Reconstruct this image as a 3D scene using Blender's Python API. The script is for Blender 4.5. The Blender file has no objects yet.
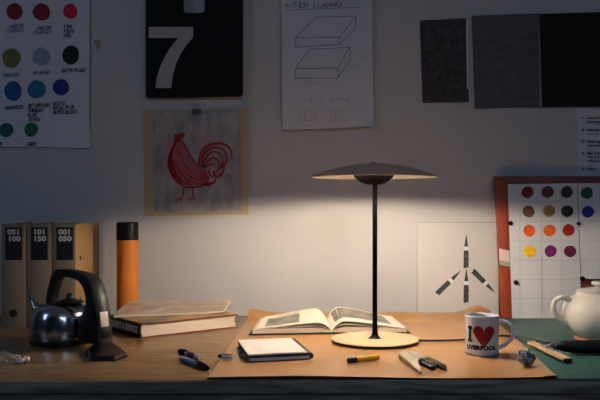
import bpy, bmesh, math, random
from mathutils import Vector, Matrix, noise

# ------------------------------------------------------------------ camera, world, lights
S = bpy.context.scene
COL = S.collection
PI = math.pi
F, CX, HY = 791.0, 300.0, 205.0        # focal length in px, principal column, horizon row of a 600x400 picture
TZ = 0.75                              # desk top height
CH = 0.376                             # camera height above the desk top
WY = 2.70                              # wall plane

cam_d = bpy.data.cameras.new('camera')
cam_d.sensor_width = 36.0
cam_d.lens = F / 600.0 * 36.0
cam_d.shift_y = 5.0 / 600.0
cam_d.clip_start = 0.05
cam = bpy.data.objects.new('camera', cam_d)
cam.location = (0, 0, TZ + CH)
cam.rotation_euler = (PI / 2, 0, 0)
COL.objects.link(cam)
S.camera = cam

w = bpy.data.worlds.new('world')
S.world = w
w.use_nodes = True
w.node_tree.nodes['Background'].inputs['Color'].default_value = (0.50, 0.72, 1.0, 1)
w.node_tree.nodes['Background'].inputs['Strength'].default_value = 0.02

def area_light(name, loc, target, sx, sy, power, color):
    l = bpy.data.lights.new(name, 'AREA')
    l.shape = 'RECTANGLE'
    l.size, l.size_y = sx, sy
    l.energy = power
    l.color = color
    o = bpy.data.objects.new(name, l)
    o.location = loc
    o.rotation_euler = (Vector(target) - Vector(loc)).to_track_quat('-Z', 'Y').to_euler()
    COL.objects.link(o)
    return o

# dusk daylight of a window on the left of the room, and an added cool fill light behind the viewer
area_light('window_daylight', (-3.52, 0.2, 2.35), (-0.1, 2.7, 1.5), 1.2, 1.4, 13.5, (0.50, 0.70, 1.0))
area_light('rear_fill_light', (0.9, -2.12, 2.35), (0.3, 2.2, 1.1), 1.6, 1.2, 22.0, (0.55, 0.73, 1.0))
LAMP_STRENGTH = 2100.0
LAMP_COLOR = (1.0, 0.86, 0.70)

S.view_settings.view_transform = 'Standard'
S.view_settings.look = 'None'
S.view_settings.exposure = 0.0
S.view_settings.gamma = 1.0
S.view_settings.use_curve_mapping = False
S.cycles.max_bounces = 10
S.cycles.diffuse_bounces = 6
S.cycles.use_denoising = True
S.cycles.use_guiding = True
S.cycles.use_surface_guiding = True

# ------------------------------------------------------------------ picture <-> place
def W(px, py, off=0.0):
    """point on the plane `off` in front of the wall seen at picture position px, py"""
    d = WY - off
    return Vector(((px - CX) * d / F, d, TZ + CH + (HY - py) * d / F))

def T(px, py, h=0.0):
    """point at height h over the desk top"""
    d = (CH - h) * F / (py - HY)
    return Vector(((px - CX) * d / F, d, TZ + h))

def D(px, py, d):
    return Vector(((px - CX) * d / F, d, TZ + CH + (HY - py) * d / F))

# ------------------------------------------------------------------ materials
def lin(c):
    out = []
    for v in c:
        v = v / 255.0
        out.append(v / 12.92 if v <= 0.04045 else ((v + 0.055) / 1.055) ** 2.4)
    return (*out, 1.0)

def mat(name, rgb, rough=0.6, metal=0.0, rgb2=None, scale=20.0, amount=0.5, bump=0.0, bscale=None,
        stretch=(1, 1, 1), coat=0.0, alpha=1.0, trans=0.0, ior=1.45, spec=0.5, detail=4.0):
    m = bpy.data.materials.new(name)
    m.use_nodes = True
    nt = m.node_tree
    p = nt.nodes['Principled BSDF']
    p.inputs['Roughness'].default_value = rough
    p.inputs['Metallic'].default_value = metal
    p.inputs['Coat Weight'].default_value = coat
    p.inputs['Alpha'].default_value = alpha
    p.inputs['Transmission Weight'].default_value = trans
    p.inputs['IOR'].default_value = ior
    p.inputs['Specular IOR Level'].default_value = spec
    tc = nt.nodes.new('ShaderNodeTexCoord')
    mp = nt.nodes.new('ShaderNodeMapping')
    mp.inputs['Scale'].default_value = stretch
    nt.links.new(tc.outputs['Object'], mp.inputs['Vector'])
    nz = nt.nodes.new('ShaderNodeTexNoise')
    nz.inputs['Scale'].default_value = scale
    nz.inputs['Detail'].default_value = detail
    nt.links.new(mp.outputs['Vector'], nz.inputs['Vector'])
    mx = nt.nodes.new('ShaderNodeMix')
    mx.data_type = 'RGBA'
    a = lin(rgb)
    if rgb2 is None:
        b = tuple(v * 0.86 for v in a[:3]) + (1.0,)
    else:
        b = lin(rgb2)
    mr = nt.nodes.new('ShaderNodeMapRange')
    mr.inputs['From Min'].default_value = 0.5 - 0.25 / max(amount, 0.05)
    mr.inputs['From Max'].default_value = 0.5 + 0.25 / max(amount, 0.05)
    nt.links.new(nz.outputs['Fac'], mr.inputs['Value'])
    nt.links.new(mr.outputs['Result'], mx.inputs['Factor'])
    mx.inputs['A'].default_value = a
    mx.inputs['B'].default_value = b
    nt.links.new(mx.outputs['Result'], p.inputs['Base Color'])
    if bump > 0:
        bp = nt.nodes.new('ShaderNodeBump')
        bp.inputs['Strength'].default_value = bump
        bp.inputs['Distance'].default_value = 0.002
        if bscale:
            n2 = nt.nodes.new('ShaderNodeTexNoise')
            n2.inputs['Scale'].default_value = bscale
            n2.inputs['Detail'].default_value = 5
            nt.links.new(mp.outputs['Vector'], n2.inputs['Vector'])
            nt.links.new(n2.outputs['Fac'], bp.inputs['Height'])
        else:
            nt.links.new(nz.outputs['Fac'], bp.inputs['Height'])
        nt.links.new(bp.outputs['Normal'], p.inputs['Normal'])
    return m

def wood(name, light, dark, axis='X', rough=0.42, plank=0.0, grain=1.0, knots=True, bump=0.15):
    """boards with grain along one axis, seams every `plank` metres, a few knots"""
    m = bpy.data.materials.new(name)
    m.use_nodes = True
    nt = m.node_tree
    N, L = nt.nodes, nt.links
    p = N['Principled BSDF']
    tc = N.new('ShaderNodeTexCoord')
    mp = N.new('ShaderNodeMapping')
    s = {'X': (1.0, 9, 9), 'Y': (9, 1.0, 9), 'Z': (9, 9, 1.0)}[axis]
    mp.inputs['Scale'].default_value = tuple(v * grain for v in s)
    L.new(tc.outputs['Object'], mp.inputs['Vector'])
    n1 = N.new('ShaderNodeTexNoise')
    n1.inputs['Scale'].default_value = 2.2
    n1.inputs['Detail'].default_value = 6
    n1.inputs['Distortion'].default_value = 1.2
    L.new(mp.outputs['Vector'], n1.inputs['Vector'])
    n2 = N.new('ShaderNodeTexNoise')
    n2.inputs['Scale'].default_value = 14
    n2.inputs['Detail'].default_value = 4
    L.new(mp.outputs['Vector'], n2.inputs['Vector'])
    # rings: a sine over the large noise gives cathedral figure
    mm = N.new('ShaderNodeMath'); mm.operation = 'MULTIPLY'; mm.inputs[1].default_value = 34
    L.new(n1.outputs['Fac'], mm.inputs[0])
    sn = N.new('ShaderNodeMath'); sn.operation = 'SINE'
    L.new(mm.outputs[0], sn.inputs[0])
    r1 = N.new('ShaderNodeMapRange')
    r1.inputs['From Min'].default_value = -1; r1.inputs['From Max'].default_value = 1
    r1.inputs['To Min'].default_value = 0; r1.inputs['To Max'].default_value = 0.45
    L.new(sn.outputs[0], r1.inputs['Value'])
    ad = N.new('ShaderNodeMath'); ad.operation = 'ADD'; ad.use_clamp = True
    r2 = N.new('ShaderNodeMapRange')
    r2.inputs['From Min'].default_value = 0.35; r2.inputs['From Max'].default_value = 0.7
    r2.inputs['To Min'].default_value = 0; r2.inputs['To Max'].default_value = 0.5
    L.new(n2.outputs['Fac'], r2.inputs['Value'])
    L.new(r1.outputs['Result'], ad.inputs[0]); L.new(r2.outputs['Result'], ad.inputs[1])
    mx = N.new('ShaderNodeMix'); mx.data_type = 'RGBA'
    mx.inputs['A'].default_value = lin(light); mx.inputs['B'].default_value = lin(dark)
    L.new(ad.outputs[0], mx.inputs['Factor'])
    last = mx.outputs['Result']
    def darken(fac_socket, col):
        nonlocal last
        k = N.new('ShaderNodeMix'); k.data_type = 'RGBA'
        L.new(fac_socket, k.inputs['Factor']); L.new(last, k.inputs['A'])
        k.inputs['B'].default_value = lin(col)
        last = k.outputs['Result']
    if knots:
        mk = N.new('ShaderNodeMapping'); mk.inputs['Scale'].default_value = tuple({'X': (1.4, 4.5, 4.5), 'Y': (7, 2.4, 7), 'Z': (7, 7, 2.4)}[axis])
        L.new(tc.outputs['Object'], mk.inputs['Vector'])
        vo = N.new('ShaderNodeTexVoronoi'); vo.inputs['Scale'].default_value = 1.5
        if plank > 0: vo.voronoi_dimensions = '2D'
        L.new(mk.outputs['Vector'], vo.inputs['Vector'])
        rk = N.new('ShaderNodeMapRange')
        rk.inputs['From Min'].default_value = 0.02; rk.inputs['From Max'].default_value = 0.075
        rk.inputs['To Min'].default_value = 0.75; rk.inputs['To Max'].default_value = 0
        L.new(vo.outputs['Distance'], rk.inputs['Value'])
        darken(rk.outputs['Result'], tuple(v * 0.55 for v in dark))
    if plank > 0:
        sp = N.new('ShaderNodeSeparateXYZ'); L.new(tc.outputs['Object'], sp.inputs[0])
        dv = N.new('ShaderNodeMath'); dv.operation = 'DIVIDE'; dv.inputs[1].default_value = plank
        L.new(sp.outputs['Y'], dv.inputs[0])
        fr = N.new('ShaderNodeMath'); fr.operation = 'FRACT'; L.new(dv.outputs[0], fr.inputs[0])
        lt = N.new('ShaderNodeMath'); lt.operation = 'LESS_THAN'; lt.inputs[1].default_value = 0.018
        L.new(fr.outputs[0], lt.inputs[0])
        fl = N.new('ShaderNodeMath'); fl.operation = 'FLOOR'; L.new(dv.outputs[0], fl.inputs[0])
        wn = N.new('ShaderNodeTexWhiteNoise'); wn.noise_dimensions = '1D'; L.new(fl.outputs[0], wn.inputs['W'])
        rw = N.new('ShaderNodeMapRange'); rw.inputs['To Max'].default_value = 0.32
        L.new(wn.outputs['Value'], rw.inputs['Value'])
        darken(rw.outputs['Result'], dark)
        q = N.new('ShaderNodeMath'); q.operation = 'MULTIPLY'; q.inputs[1].default_value = 0.7
        L.new(lt.outputs[0], q.inputs[0])
        darken(q.outputs[0], tuple(v * 0.35 for v in dark))
    L.new(last, p.inputs['Base Color'])
    p.inputs['Roughness'].default_value = rough
    if bump:
        bp = N.new('ShaderNodeBump'); bp.inputs['Strength'].default_value = bump; bp.inputs['Distance'].default_value = 0.001
        L.new(n2.outputs['Fac'], bp.inputs['Height']); L.new(bp.outputs['Normal'], p.inputs['Normal'])
    return m

M = {}
M['wall'] = mat('wall_paint', (182, 181, 184), 0.85, scale=3, amount=0.3, rgb2=(176, 175, 178), bump=0.12, bscale=60)
M['ceiling_paint'] = mat('ceiling_paint', (214, 214, 214), 0.9, scale=3, amount=0.2)
M['room_wall'] = mat('room_wall_paint', (120, 118, 116), 0.9, scale=3, amount=0.3)
M['floor'] = wood('floor_boards', (110, 85, 62), (70, 50, 36), 'X', 0.5, plank=0.14)
M['desk'] = wood('desk_oak', (158, 126, 88), (76, 55, 36), 'X', 0.30, plank=0.145)
M['desk_edge'] = wood('desk_edge_oak', (150, 142, 134), (62, 58, 58), 'X', 0.45, grain=0.7)
M['kraft'] = mat('kraft_board', (168, 126, 80), 0.28, scale=5, amount=0.5, rgb2=(156, 114, 70), bump=0.05, bscale=200)
M['kraft_edge_shaded'] = mat('kraft_edge_shaded', (52, 36, 26), 0.8)  # rim of the same board, its shade put in as a darker colour
M['mat_green'] = mat('mat_green', (40, 82, 80), 0.42, scale=9, amount=0.5, rgb2=(34, 72, 70), bump=0.05, bscale=400)
M['mat_line'] = mat('mat_line', (66, 102, 90), 0.6)
M['paper'] = mat('paper_white', (205, 208, 214), 0.8, scale=6, amount=0.3, rgb2=(198, 200, 206))
M['paper_cool'] = mat('paper_cool', (196, 198, 208), 0.8, scale=6, amount=0.3, rgb2=(190, 192, 202))
M['paper_warm'] = mat('paper_warm', (242, 232, 214), 0.8, scale=6, amount=0.3, rgb2=(238, 226, 206))
M['tracing'] = mat('tracing_sheet', (186, 182, 182), 0.35, scale=2, amount=0.3, rgb2=(180, 176, 176))
M['sheet_edge'] = mat('sheet_edge', (142, 126, 110), 0.6)
M['poster_edge'] = mat('poster_edge', (110, 92, 82), 0.7)
M['ink'] = mat('ink', (18, 20, 30), 0.7)
M['pencil_line'] = mat('pencil_line', (96, 98, 112), 0.7)
M['faint_pencil'] = mat('faint_pencil', (134, 136, 156), 0.8)
M['red_line'] = mat('faint_red_line', (178, 152, 168), 0.8)
M['black_satin'] = mat('black_satin', (6, 6, 7), 0.42, scale=30, amount=0.3, spec=0.3)
M['pole_black'] = mat('pole_black', (3, 3, 3), 0.5, scale=30, amount=0.3, spec=0.15)
M['plate_black'] = mat('plate_black', (4, 4, 5), 0.6, scale=30, amount=0.3, spec=0.25)
M['black_plastic'] = mat('black_plastic', (15, 15, 16), 0.42, scale=40, amount=0.3, bump=0.05)
M['black_matte'] = mat('black_matte', (14, 14, 16), 0.75, scale=60, amount=0.5, bump=0.1)
M['tip_print'] = mat('tip_print', (22, 24, 26), 0.6, scale=110, amount=1.2, rgb2=(62, 66, 66))
M['grey_print'] = mat('grey_print', (168, 164, 164), 0.7)
M['kettle_side'] = mat('kettle_handle_grey', (40, 41, 42), 0.45, scale=40, amount=0.4)
M['chrome'] = mat('chrome', (206, 208, 212), 0.16, 1.0, scale=60, amount=0.2, rgb2=(180, 182, 188))
M['chrome_band'] = mat('brushed_steel', (170, 172, 176), 0.3, 1.0, scale=60, amount=0.3)
M['dark_brass'] = mat('dark_brass', (96, 86, 66), 0.4, 0.6, scale=40, amount=0.3)
M['brass'] = mat('satin_brass', (206, 180, 140), 0.38, 0.6, scale=40, amount=0.3)
M['silver_plate'] = mat('silver_plate', (222, 212, 196), 0.4, 0.1)
M['file_card'] = mat('file_card', (126, 112, 98), 0.75, scale=160, amount=0.7, rgb2=(114, 100, 86), detail=6)
M['file_side_lit'] = mat('file_side_lit', (160, 126, 86), 0.75, scale=160, amount=0.6, rgb2=(150, 116, 78), detail=6)  # file card with the lamp's warm light put into its colour
M['file_label'] = mat('file_label', (10, 14, 26), 0.55)
M['white_ink'] = mat('white_ink', (196, 194, 192), 0.7)
M['dark_hole'] = mat('dark_hole', (8, 8, 8), 0.9)
M['orange_card'] = mat('orange_card', (206, 120, 36), 0.55, scale=30, amount=0.4, rgb2=(192, 108, 30))
M['oak_light'] = wood('lamp_base_oak', (228, 192, 158), (212, 174, 138), 'X', 0.5, grain=2.5, knots=False, bump=0.05)
M['shade_wood'] = wood('lamp_shade_veneer', (232, 186, 164), (202, 156, 136), 'X', 0.5, grain=3, knots=False, bump=0.05)
M['bowl_wood'] = wood('lamp_bowl_veneer', (15, 9, 7), (10, 7, 5), 'X', 0.9, grain=3, knots=False, bump=0.05)
M['bowl_wood'].node_tree.nodes['Principled BSDF'].inputs['Specular IOR Level'].default_value = 0.05
M['shade_white'] = mat('lamp_reflector', (245, 240, 232), 0.8, scale=5, amount=0.2, rgb2=(243, 238, 230))
M['book_red'] = mat('book_red_edge', (128, 40, 30), 0.6)
M['page_edges'] = mat('page_edges', (228, 214, 194), 0.85, scale=14, amount=0.6, rgb2=(206, 190, 168), stretch=(1, 1, 40), bump=0.3)
M['cover_print'] = mat('cover_print', (60, 84, 112), 0.4, scale=14, amount=1.0, rgb2=(196, 150, 60))
M['magazine_cover'] = mat('magazine_cover', (190, 180, 168), 0.25, scale=7, amount=1.4, rgb2=(156, 136, 116), stretch=(1, 3, 1))
M['magazine_print'] = mat('magazine_print', (142, 96, 68), 0.4, scale=40, amount=1.4, rgb2=(186, 160, 130))
M['picture_grey'] = mat('picture_grey', (150, 142, 132), 0.6, scale=26, amount=1.3, rgb2=(72, 70, 68))
M['notebook_page'] = mat('notebook_page', (246, 240, 236), 0.8)
M['navy'] = mat('navy_cover', (22, 24, 44), 0.45, scale=30, amount=0.3)
M['blue_pages'] = mat('blue_page_block', (186, 192, 216), 0.8, scale=10, amount=0.4, stretch=(1, 1, 60))
M['teal_tab'] = mat('teal_tab', (58, 112, 128), 0.6, scale=60, amount=1.0, rgb2=(36, 62, 84))
M['yellow'] = mat('yellow_plastic', (236, 176, 20), 0.3, scale=30, amount=0.3, coat=0.3)
M['steel'] = mat('worn_steel', (196, 184, 166), 0.4, 0.55, scale=40, amount=0.6, rgb2=(150, 140, 128))
M['dark_steel'] = mat('dark_steel', (44, 42, 44), 0.35, 0.7, scale=40, amount=0.4)
M['mug'] = mat('mug_ceramic', (200, 204, 220), 0.22, scale=8, amount=0.2, coat=0.4, rgb2=(196, 200, 216))
M['heart'] = mat('heart_print', (158, 8, 26), 0.35, scale=120, amount=0.8, rgb2=(112, 6, 20), coat=0.1)
M['mug_ink'] = mat('mug_ink', (16, 16, 24), 0.25, coat=0.4)
M['teapot'] = mat('teapot_glaze', (232, 228, 220), 0.16, scale=8, amount=0.2, coat=0.6, rgb2=(226, 222, 214))
M['coaster'] = wood('coaster_wood', (206, 146, 96), (176, 116, 72), 'X', 0.6, grain=3, knots=False)
M['foil'] = mat('blue_foil', (100, 122, 172), 0.25, 0.8, scale=60, amount=1.4, rgb2=(190, 192, 206))
M['wood_bar'] = wood('squeegee_bar_wood', (214, 176, 140), (176, 138, 104), 'Y', 0.5, grain=3, knots=False)
M['rubber'] = mat('rubber', (14, 13, 14), 0.6, scale=80, amount=0.5, bump=0.2)
M['frame_red'] = wood('board_frame_wood', (150, 62, 28), (112, 42, 20), 'Z', 0.5, grain=1.5, knots=False)
M['frame_dark'] = wood('board_frame_top_wood', (112, 40, 30), (84, 28, 24), 'X', 0.5, grain=1.5, knots=False)
M['grid_line'] = mat('grid_line', (168, 164, 158), 0.8)
M['tape'] = mat('masking_tape', (210, 190, 186), 0.7)
M['tape_green'] = mat('green_tape', (140, 158, 138), 0.7)
M['beige_tape'] = mat('beige_tape', (150, 140, 104), 0.7)
M['beige_card'] = mat('beige_card', (176, 154, 122), 0.8, scale=4, amount=0.4)
M['polythene'] = mat('polythene', (166, 162, 164), 0.25, scale=14, amount=1.6, rgb2=(128, 126, 130), bump=1.0, bscale=22, stretch=(2, 1, 1))
M['rooster_red'] = mat('rooster_red', (160, 10, 20), 0.7, scale=60, amount=0.8, rgb2=(122, 8, 16))
M['rooster_wash'] = mat('rooster_wash', (158, 42, 48), 0.7, scale=34, amount=1.3, rgb2=(132, 100, 108))
M['rooster_haze'] = mat('rooster_haze', (172, 112, 122), 0.7, scale=10, amount=1.0, rgb2=(146, 136, 142))
M['charcoal_a'] = mat('charcoal_sheet', (26, 26, 32), 0.85, scale=45, amount=0.9, rgb2=(72, 72, 78), bump=0.3, bscale=200, detail=9)
M['charcoal_b'] = mat('graphite_sheet', (86, 86, 90), 0.6, scale=16, amount=0.9, rgb2=(54, 54, 58), stretch=(1, 1, 4), bump=0.3, bscale=160, detail=9)
M['charcoal_c'] = mat('black_sheet', (14, 14, 16), 0.85, scale=20, amount=0.6)
M['marker_white'] = mat('marker_body_white', (196, 188, 206), 0.4)
M['marker_blue'] = mat('marker_body_blue', (124, 140, 166), 0.35, scale=50, amount=0.6, rgb2=(92, 106, 140))
M['marker_band'] = mat('marker_print', (96, 40, 110), 0.5)
M['white_plastic'] = mat('white_plastic', (190, 190, 200), 0.35)
M['earbud'] = mat('earbud_white', (216, 212, 216), 0.35)
M['pale_blue'] = mat('pale_blue_plastic', (204, 214, 222), 0.35)
M['wine'] = mat('wine_leather', (14, 10, 12), 0.35, scale=60, amount=0.6, bump=0.2)

em = bpy.data.materials.new('lamp_light_source')
em.use_nodes = True
pe = em.node_tree.nodes['Principled BSDF']
pe.inputs['Base Color'].default_value = (0.8, 0.8, 0.8, 1)
pe.inputs['Emission Color'].default_value = (*LAMP_COLOR, 1)
pe.inputs['Emission Strength'].default_value = LAMP_STRENGTH
M['emit'] = em

# ------------------------------------------------------------------ object helpers
def root_of(o):
    while o.parent: o = o.parent
    return o

def tag(o, label=None, cat=None, group=None, kind=None):
    if label: o['label'] = label
    if cat: o['category'] = cat
    if group: o['group'] = group
    if kind: o['kind'] = kind
    return o

def thing(name, label, cat, loc, group=None):
    o = bpy.data.objects.new(name, None)
    o.empty_display_size = 0.02
    COL.objects.link(o)
    o.location = loc
    tag(o, label, cat, group)
    return o

BASE = {}
def obj(name, bm, material, parent=None, label=None, cat=None, group=None, kind=None, smooth=40, bevel=0.0, segs=2):
    """links the bmesh (built in place coordinates) as ONE mesh object"""
    bm.normal_update()
    if parent is None:
        lo = [min(v.co[i] for v in bm.verts) for i in range(3)]
        hi = [max(v.co[i] for v in bm.verts) for i in range(3)]
        base = Vector(((lo[0] + hi[0]) / 2, (lo[1] + hi[1]) / 2, lo[2]))
    else:
        r = root_of(parent)
        base = Vector(r.location)
    bmesh.ops.translate(bm, verts=bm.verts, vec=-base)
    if bevel > 0:
        es = [e for e in bm.edges if len(e.link_faces) == 2 and e.calc_face_angle(0) > math.radians(35)]
        bmesh.ops.bevel(bm, geom=es, offset=bevel, segments=segs, profile=0.5, affect='EDGES', clamp_overlap=True)
    bm.normal_update()
    if smooth:
        for f in bm.faces: f.smooth = True
        for e in bm.edges:
            if len(e.link_faces) == 2 and e.calc_face_angle(0) > math.radians(smooth): e.smooth = False
    me = bpy.data.meshes.new(name)
    bm.to_mesh(me); bm.free()
    mats = material if isinstance(material, (list, tuple)) else [material]
    for m in mats: me.materials.append(m)
    o = bpy.data.objects.new(name, me)
    COL.objects.link(o)
    if parent is None: o.location = base
    else: o.parent = parent
    tag(o, label, cat, group, kind)
    return o

def NB(): return bmesh.new()

def box(bm, lo, hi, mtx=None):
    x0, y0, z0 = lo; x1, y1, z1 = hi
    vs = [bm.verts.new(c) for c in ((x0,y0,z0),(x1,y0,z0),(x1,y1,z0),(x0,y1,z0),(x0,y0,z1),(x1,y0,z1),(x1,y1,z1),(x0,y1,z1))]
    if mtx is not None:
        for v in vs: v.co = mtx @ v.co
    for q in ((3,2,1,0),(4,5,6,7),(0,1,5,4),(1,2,6,5),(2,3,7,6),(3,0,4,7)):
        bm.faces.new([vs[i] for i in q])
    return vs

def hexa(bm, bottom, top):
    """solid between two quads of 4 points, both counter-clockwise seen from above"""
    a = [bm.verts.new(p) for p in bottom]; b = [bm.verts.new(p) for p in top]
    n = len(a)
    bm.faces.new(a[::-1]); bm.faces.new(b)
    for i in range(n):
        j = (i + 1) % n
        bm.faces.new((a[i], a[j], b[j], b[i]))

def prism(bm, pts, vec):
    """extrude closed outline pts (3D) along vec"""
    vec = Vector(vec)
    a = [bm.verts.new(p) for p in pts]; b = [bm.verts.new(Vector(p) + vec) for p in pts]
    f1 = bm.faces.new(a); f2 = bm.faces.new(b[::-1]); f1.normal_update(); f2.normal_update()
    n = len(a); side = []
    for i in range(n):
        j = (i + 1) % n
        side.append(bm.faces.new((a[j], a[i], b[i], b[j])))
    bmesh.ops.triangulate(bm, faces=[f1, f2])
    bmesh.ops.recalc_face_normals(bm, faces=bm.faces)

def flat(bm, pts):
    f = bm.faces.new([bm.verts.new(p) for p in pts]); f.normal_update()
    if len(pts) > 4: bmesh.ops.triangulate(bm, faces=[f])

def lathe(bm, prof, c, seg=48, mtx=None, close=False):
    """prof: (r, z) list, revolved about the vertical axis through c"""
    c = Vector(c); rings = []
    for r, z in prof:
        if r < 1e-6:
            rings.append([bm.verts.new(c + Vector((0, 0, z)))])
        else:
            rings.append([bm.verts.new(c + Vector((r * math.cos(2*PI*i/seg), r * math.sin(2*PI*i/seg), z))) for i in range(seg)])
    pairs = list(zip(rings, rings[1:]))
    if close: pairs.append((rings[-1], rings[0]))
    for a, b in pairs:
        for i in range(seg):
            j = (i + 1) % seg
            if len(a) == 1 and len(b) == 1: continue
            if len(a) == 1: bm.faces.new((a[0], b[j], b[i])[::-1])
            elif len(b) == 1: bm.faces.new((a[i], a[j], b[0]))
            else: bm.faces.new((a[i], a[j], b[j], b[i]))
    if mtx is not None:
        for rg in rings:
            for v in rg: v.co = mtx @ v.co
    bmesh.ops.recalc_face_normals(bm, faces=bm.faces)

def catmull(pts, n=6):
    pts = [Vector(p) for p in pts]
    P = [2*pts[0]-pts[1]] + pts + [2*pts[-1]-pts[-2]]
    out = []
    for i in range(1, len(P) - 2):
        for k in range(n):
            t = k / n
            a, b, c, d = P[i-1], P[i], P[i+1], P[i+2]
            out.append(0.5*((2*b) + (c-a)*t + (2*a-5*b+4*c-d)*t*t + (3*b-a-3*c+d)*t**3))
    out.append(pts[-1])
    return out

def tube(bm, pts, r, seg=10, smooth_n=6, flat_y=1.0):
    """round rod along pts; r a number or a list per control point"""
    n0 = len(pts)
    path = catmull(pts, smooth_n) if smooth_n > 1 and n0 > 2 else [Vector(p) for p in pts]
    m = len(path)
    def rad(i):
        if not isinstance(r, (list, tuple)): return r
        t = i / (m - 1) * (n0 - 1); k = min(int(t), n0 - 2); f = t - k
        return r[k] * (1 - f) + r[k+1] * f
    rings = []
    prev = None
    for i, p in enumerate(path):
        d = (path[min(i+1, m-1)] - path[max(i-1, 0)]).normalized()
        if prev is None:
            u = d.cross(Vector((0, 0, 1)))
            if u.length < 0.1: u = d.cross(Vector((0, 1, 0)))
            u.normalize()
        else:
            u = (prev - d * prev.dot(d)).normalized()
        prev = u
        v = d.cross(u)
        R = rad(i)
        rings.append([bm.verts.new(p + (u * math.cos(2*PI*k/seg) + v * flat_y * math.sin(2*PI*k/seg)) * R) for k in range(seg)])
    for a, b in zip(rings, rings[1:]):
        for k in range(seg):
            j = (k + 1) % seg
            bm.faces.new((a[k], a[j], b[j], b[k]))
    bm.faces.new(rings[0][::-1]); bm.faces.new(rings[-1])
    bmesh.ops.recalc_face_normals(bm, faces=bm.faces)

def slab(bm, f, nu, nv, off):
    """sheet with thickness: surface f(u, v) and its copy shifted by off(Vector)"""
    off = Vector(off)
    A = [[bm.verts.new(f(i/nu, j/nv)) for j in range(nv+1)] for i in range(nu+1)]
    B = [[bm.verts.new(A[i][j].co + off) for j in range(nv+1)] for i in range(nu+1)]
    for i in range(nu):
        for j in range(nv):
            bm.faces.new((A[i][j], A[i+1][j], A[i+1][j+1], A[i][j+1]))
            bm.faces.new((B[i][j+1], B[i+1][j+1], B[i+1][j], B[i][j]))
    for i in range(nu):
        bm.faces.new((A[i][0], B[i][0], B[i+1][0], A[i+1][0]))
        bm.faces.new((A[i+1][nv], B[i+1][nv], B[i][nv], A[i][nv]))
    for j in range(nv):
        bm.faces.new((A[0][j+1], B[0][j+1], B[0][j], A[0][j]))
        bm.faces.new((A[nu][j], B[nu][j], B[nu][j+1], A[nu][j+1]))
    bmesh.ops.recalc_face_normals(bm, faces=bm.faces)

# --- strokes: ribbons drawn on a surface; place(x, y) maps picture-like 2D units to the place
def ribbon(bm, pts, width, place, smooth_n=0):
    p2 = [Vector((a, b, 0)) for a, b in pts]
    if smooth_n and len(p2) > 2: p2 = catmull(p2, smooth_n)
    n = len(p2); L_, R_ = [], []
    for i, p in enumerate(p2):
        d = (p2[min(i+1, n-1)] - p2[max(i-1, 0)])
        if d.length < 1e-9: d = Vector((1, 0, 0))
        d.normalize()
        wd = width(i / max(n - 1, 1)) if callable(width) else width
        s = Vector((-d.y, d.x, 0)) * wd / 2
        e = d * wd / 2 if not callable(width) else Vector((0, 0, 0))
        q = p - e if i == 0 else (p + e if i == n-1 else p)
        L_.append(bm.verts.new(place(q.x + s.x, q.y + s.y)))
        R_.append(bm.verts.new(place(q.x - s.x, q.y - s.y)))
    for i in range(n - 1):
        bm.faces.new((L_[i], R_[i], R_[i+1], L_[i+1]))

GL = {
 'A': ["002640", "1232"], 'B': ["000636453400", "034334"], 'C': ["45360615010040"], 'D': ["000626440200"[:8] + "442000"],
 'E': ["46060040", "0333"], 'F': ["460600", "0333"], 'G': ["4536061501104042", "4222"], 'H': ["0006", "4046", "0343"],
 'I': ["2026"], 'J': ["46411001"], 'K': ["0006", "460340"], 'L': ["060040"], 'M': ["0006234640"], 'N': ["00064046"],
 'O': ["1001051636454130"+"10"], 'P': ["00063645340303"], 'Q': ["10010516364541301040", "2240"], 'R': ["0006364534032340"],
 'S': ["4536160514344130100"+"1"], 'T': ["0646", "2620"], 'U': ["0601103041"+"46"], 'V': ["062046"], 'W': ["0610243046"],
 'X': ["0046", "0640"], 'Y': ["062346", "2320"], 'Z': ["06460040"],
 '0': ["1001051636454130"+"10"], '1': ["152620"], '2': ["051636450040"], '3': ["0646234341300001"[:8]+"43413010"+"01"], '4': ["3036024"+"2"],
 '5': ["4606033341300001"], '6': ["461503011030414303"], '7': ["064620"], '8': ["130516364513413010011334"[:14]+"4130100113"],
 '9': ["40454636160504134"+"4"], '(': ["36151130"], ')': ["16353110"], '-': ["1333"], '.': ["2021"], '&': ["400516263510001042"], '/': ["0046"],
}
def write(bm, text, x, y, hgt, place, weight=0.16, cw=None, jitter=0.0, up=-1, slope=0.0, slant=0.12):
    """hand lettering: x, y the left end of the base line, in the units of place()"""
    rnd = random.Random(text + str(int(x)))
    s = hgt / 6.0
    adv = (cw if cw else hgt * 0.92)
    for ch in text.upper():
        if ch != ' ' and ch in GL:
            jy = rnd.uniform(-jitter, jitter) * hgt
            for st in GL[ch]:
                st = st[:len(st)//2*2]
                pts = []
                for k in range(0, len(st), 2):
                    gx, gy = int(st[k]), int(st[k+1])
                    gx += rnd.uniform(-1, 1) * jitter * 3; gy += rnd.uniform(-1, 1) * jitter * 3
                    gx += gy * slant
                    pts.append((x + gx * s * adv / (hgt * 0.92), y + jy + up * gy * s))
                if len(pts) == 2 and pts[0] == pts[1]: pts[1] = (pts[1][0] + 0.01, pts[1][1])
                ribbon(bm, pts, hgt * weight, place)
        x += adv * (0.5 if ch in ' -.' else 1.0) * (0.6 if ch in 'I' else 1.0)
        y += slope * adv

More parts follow.
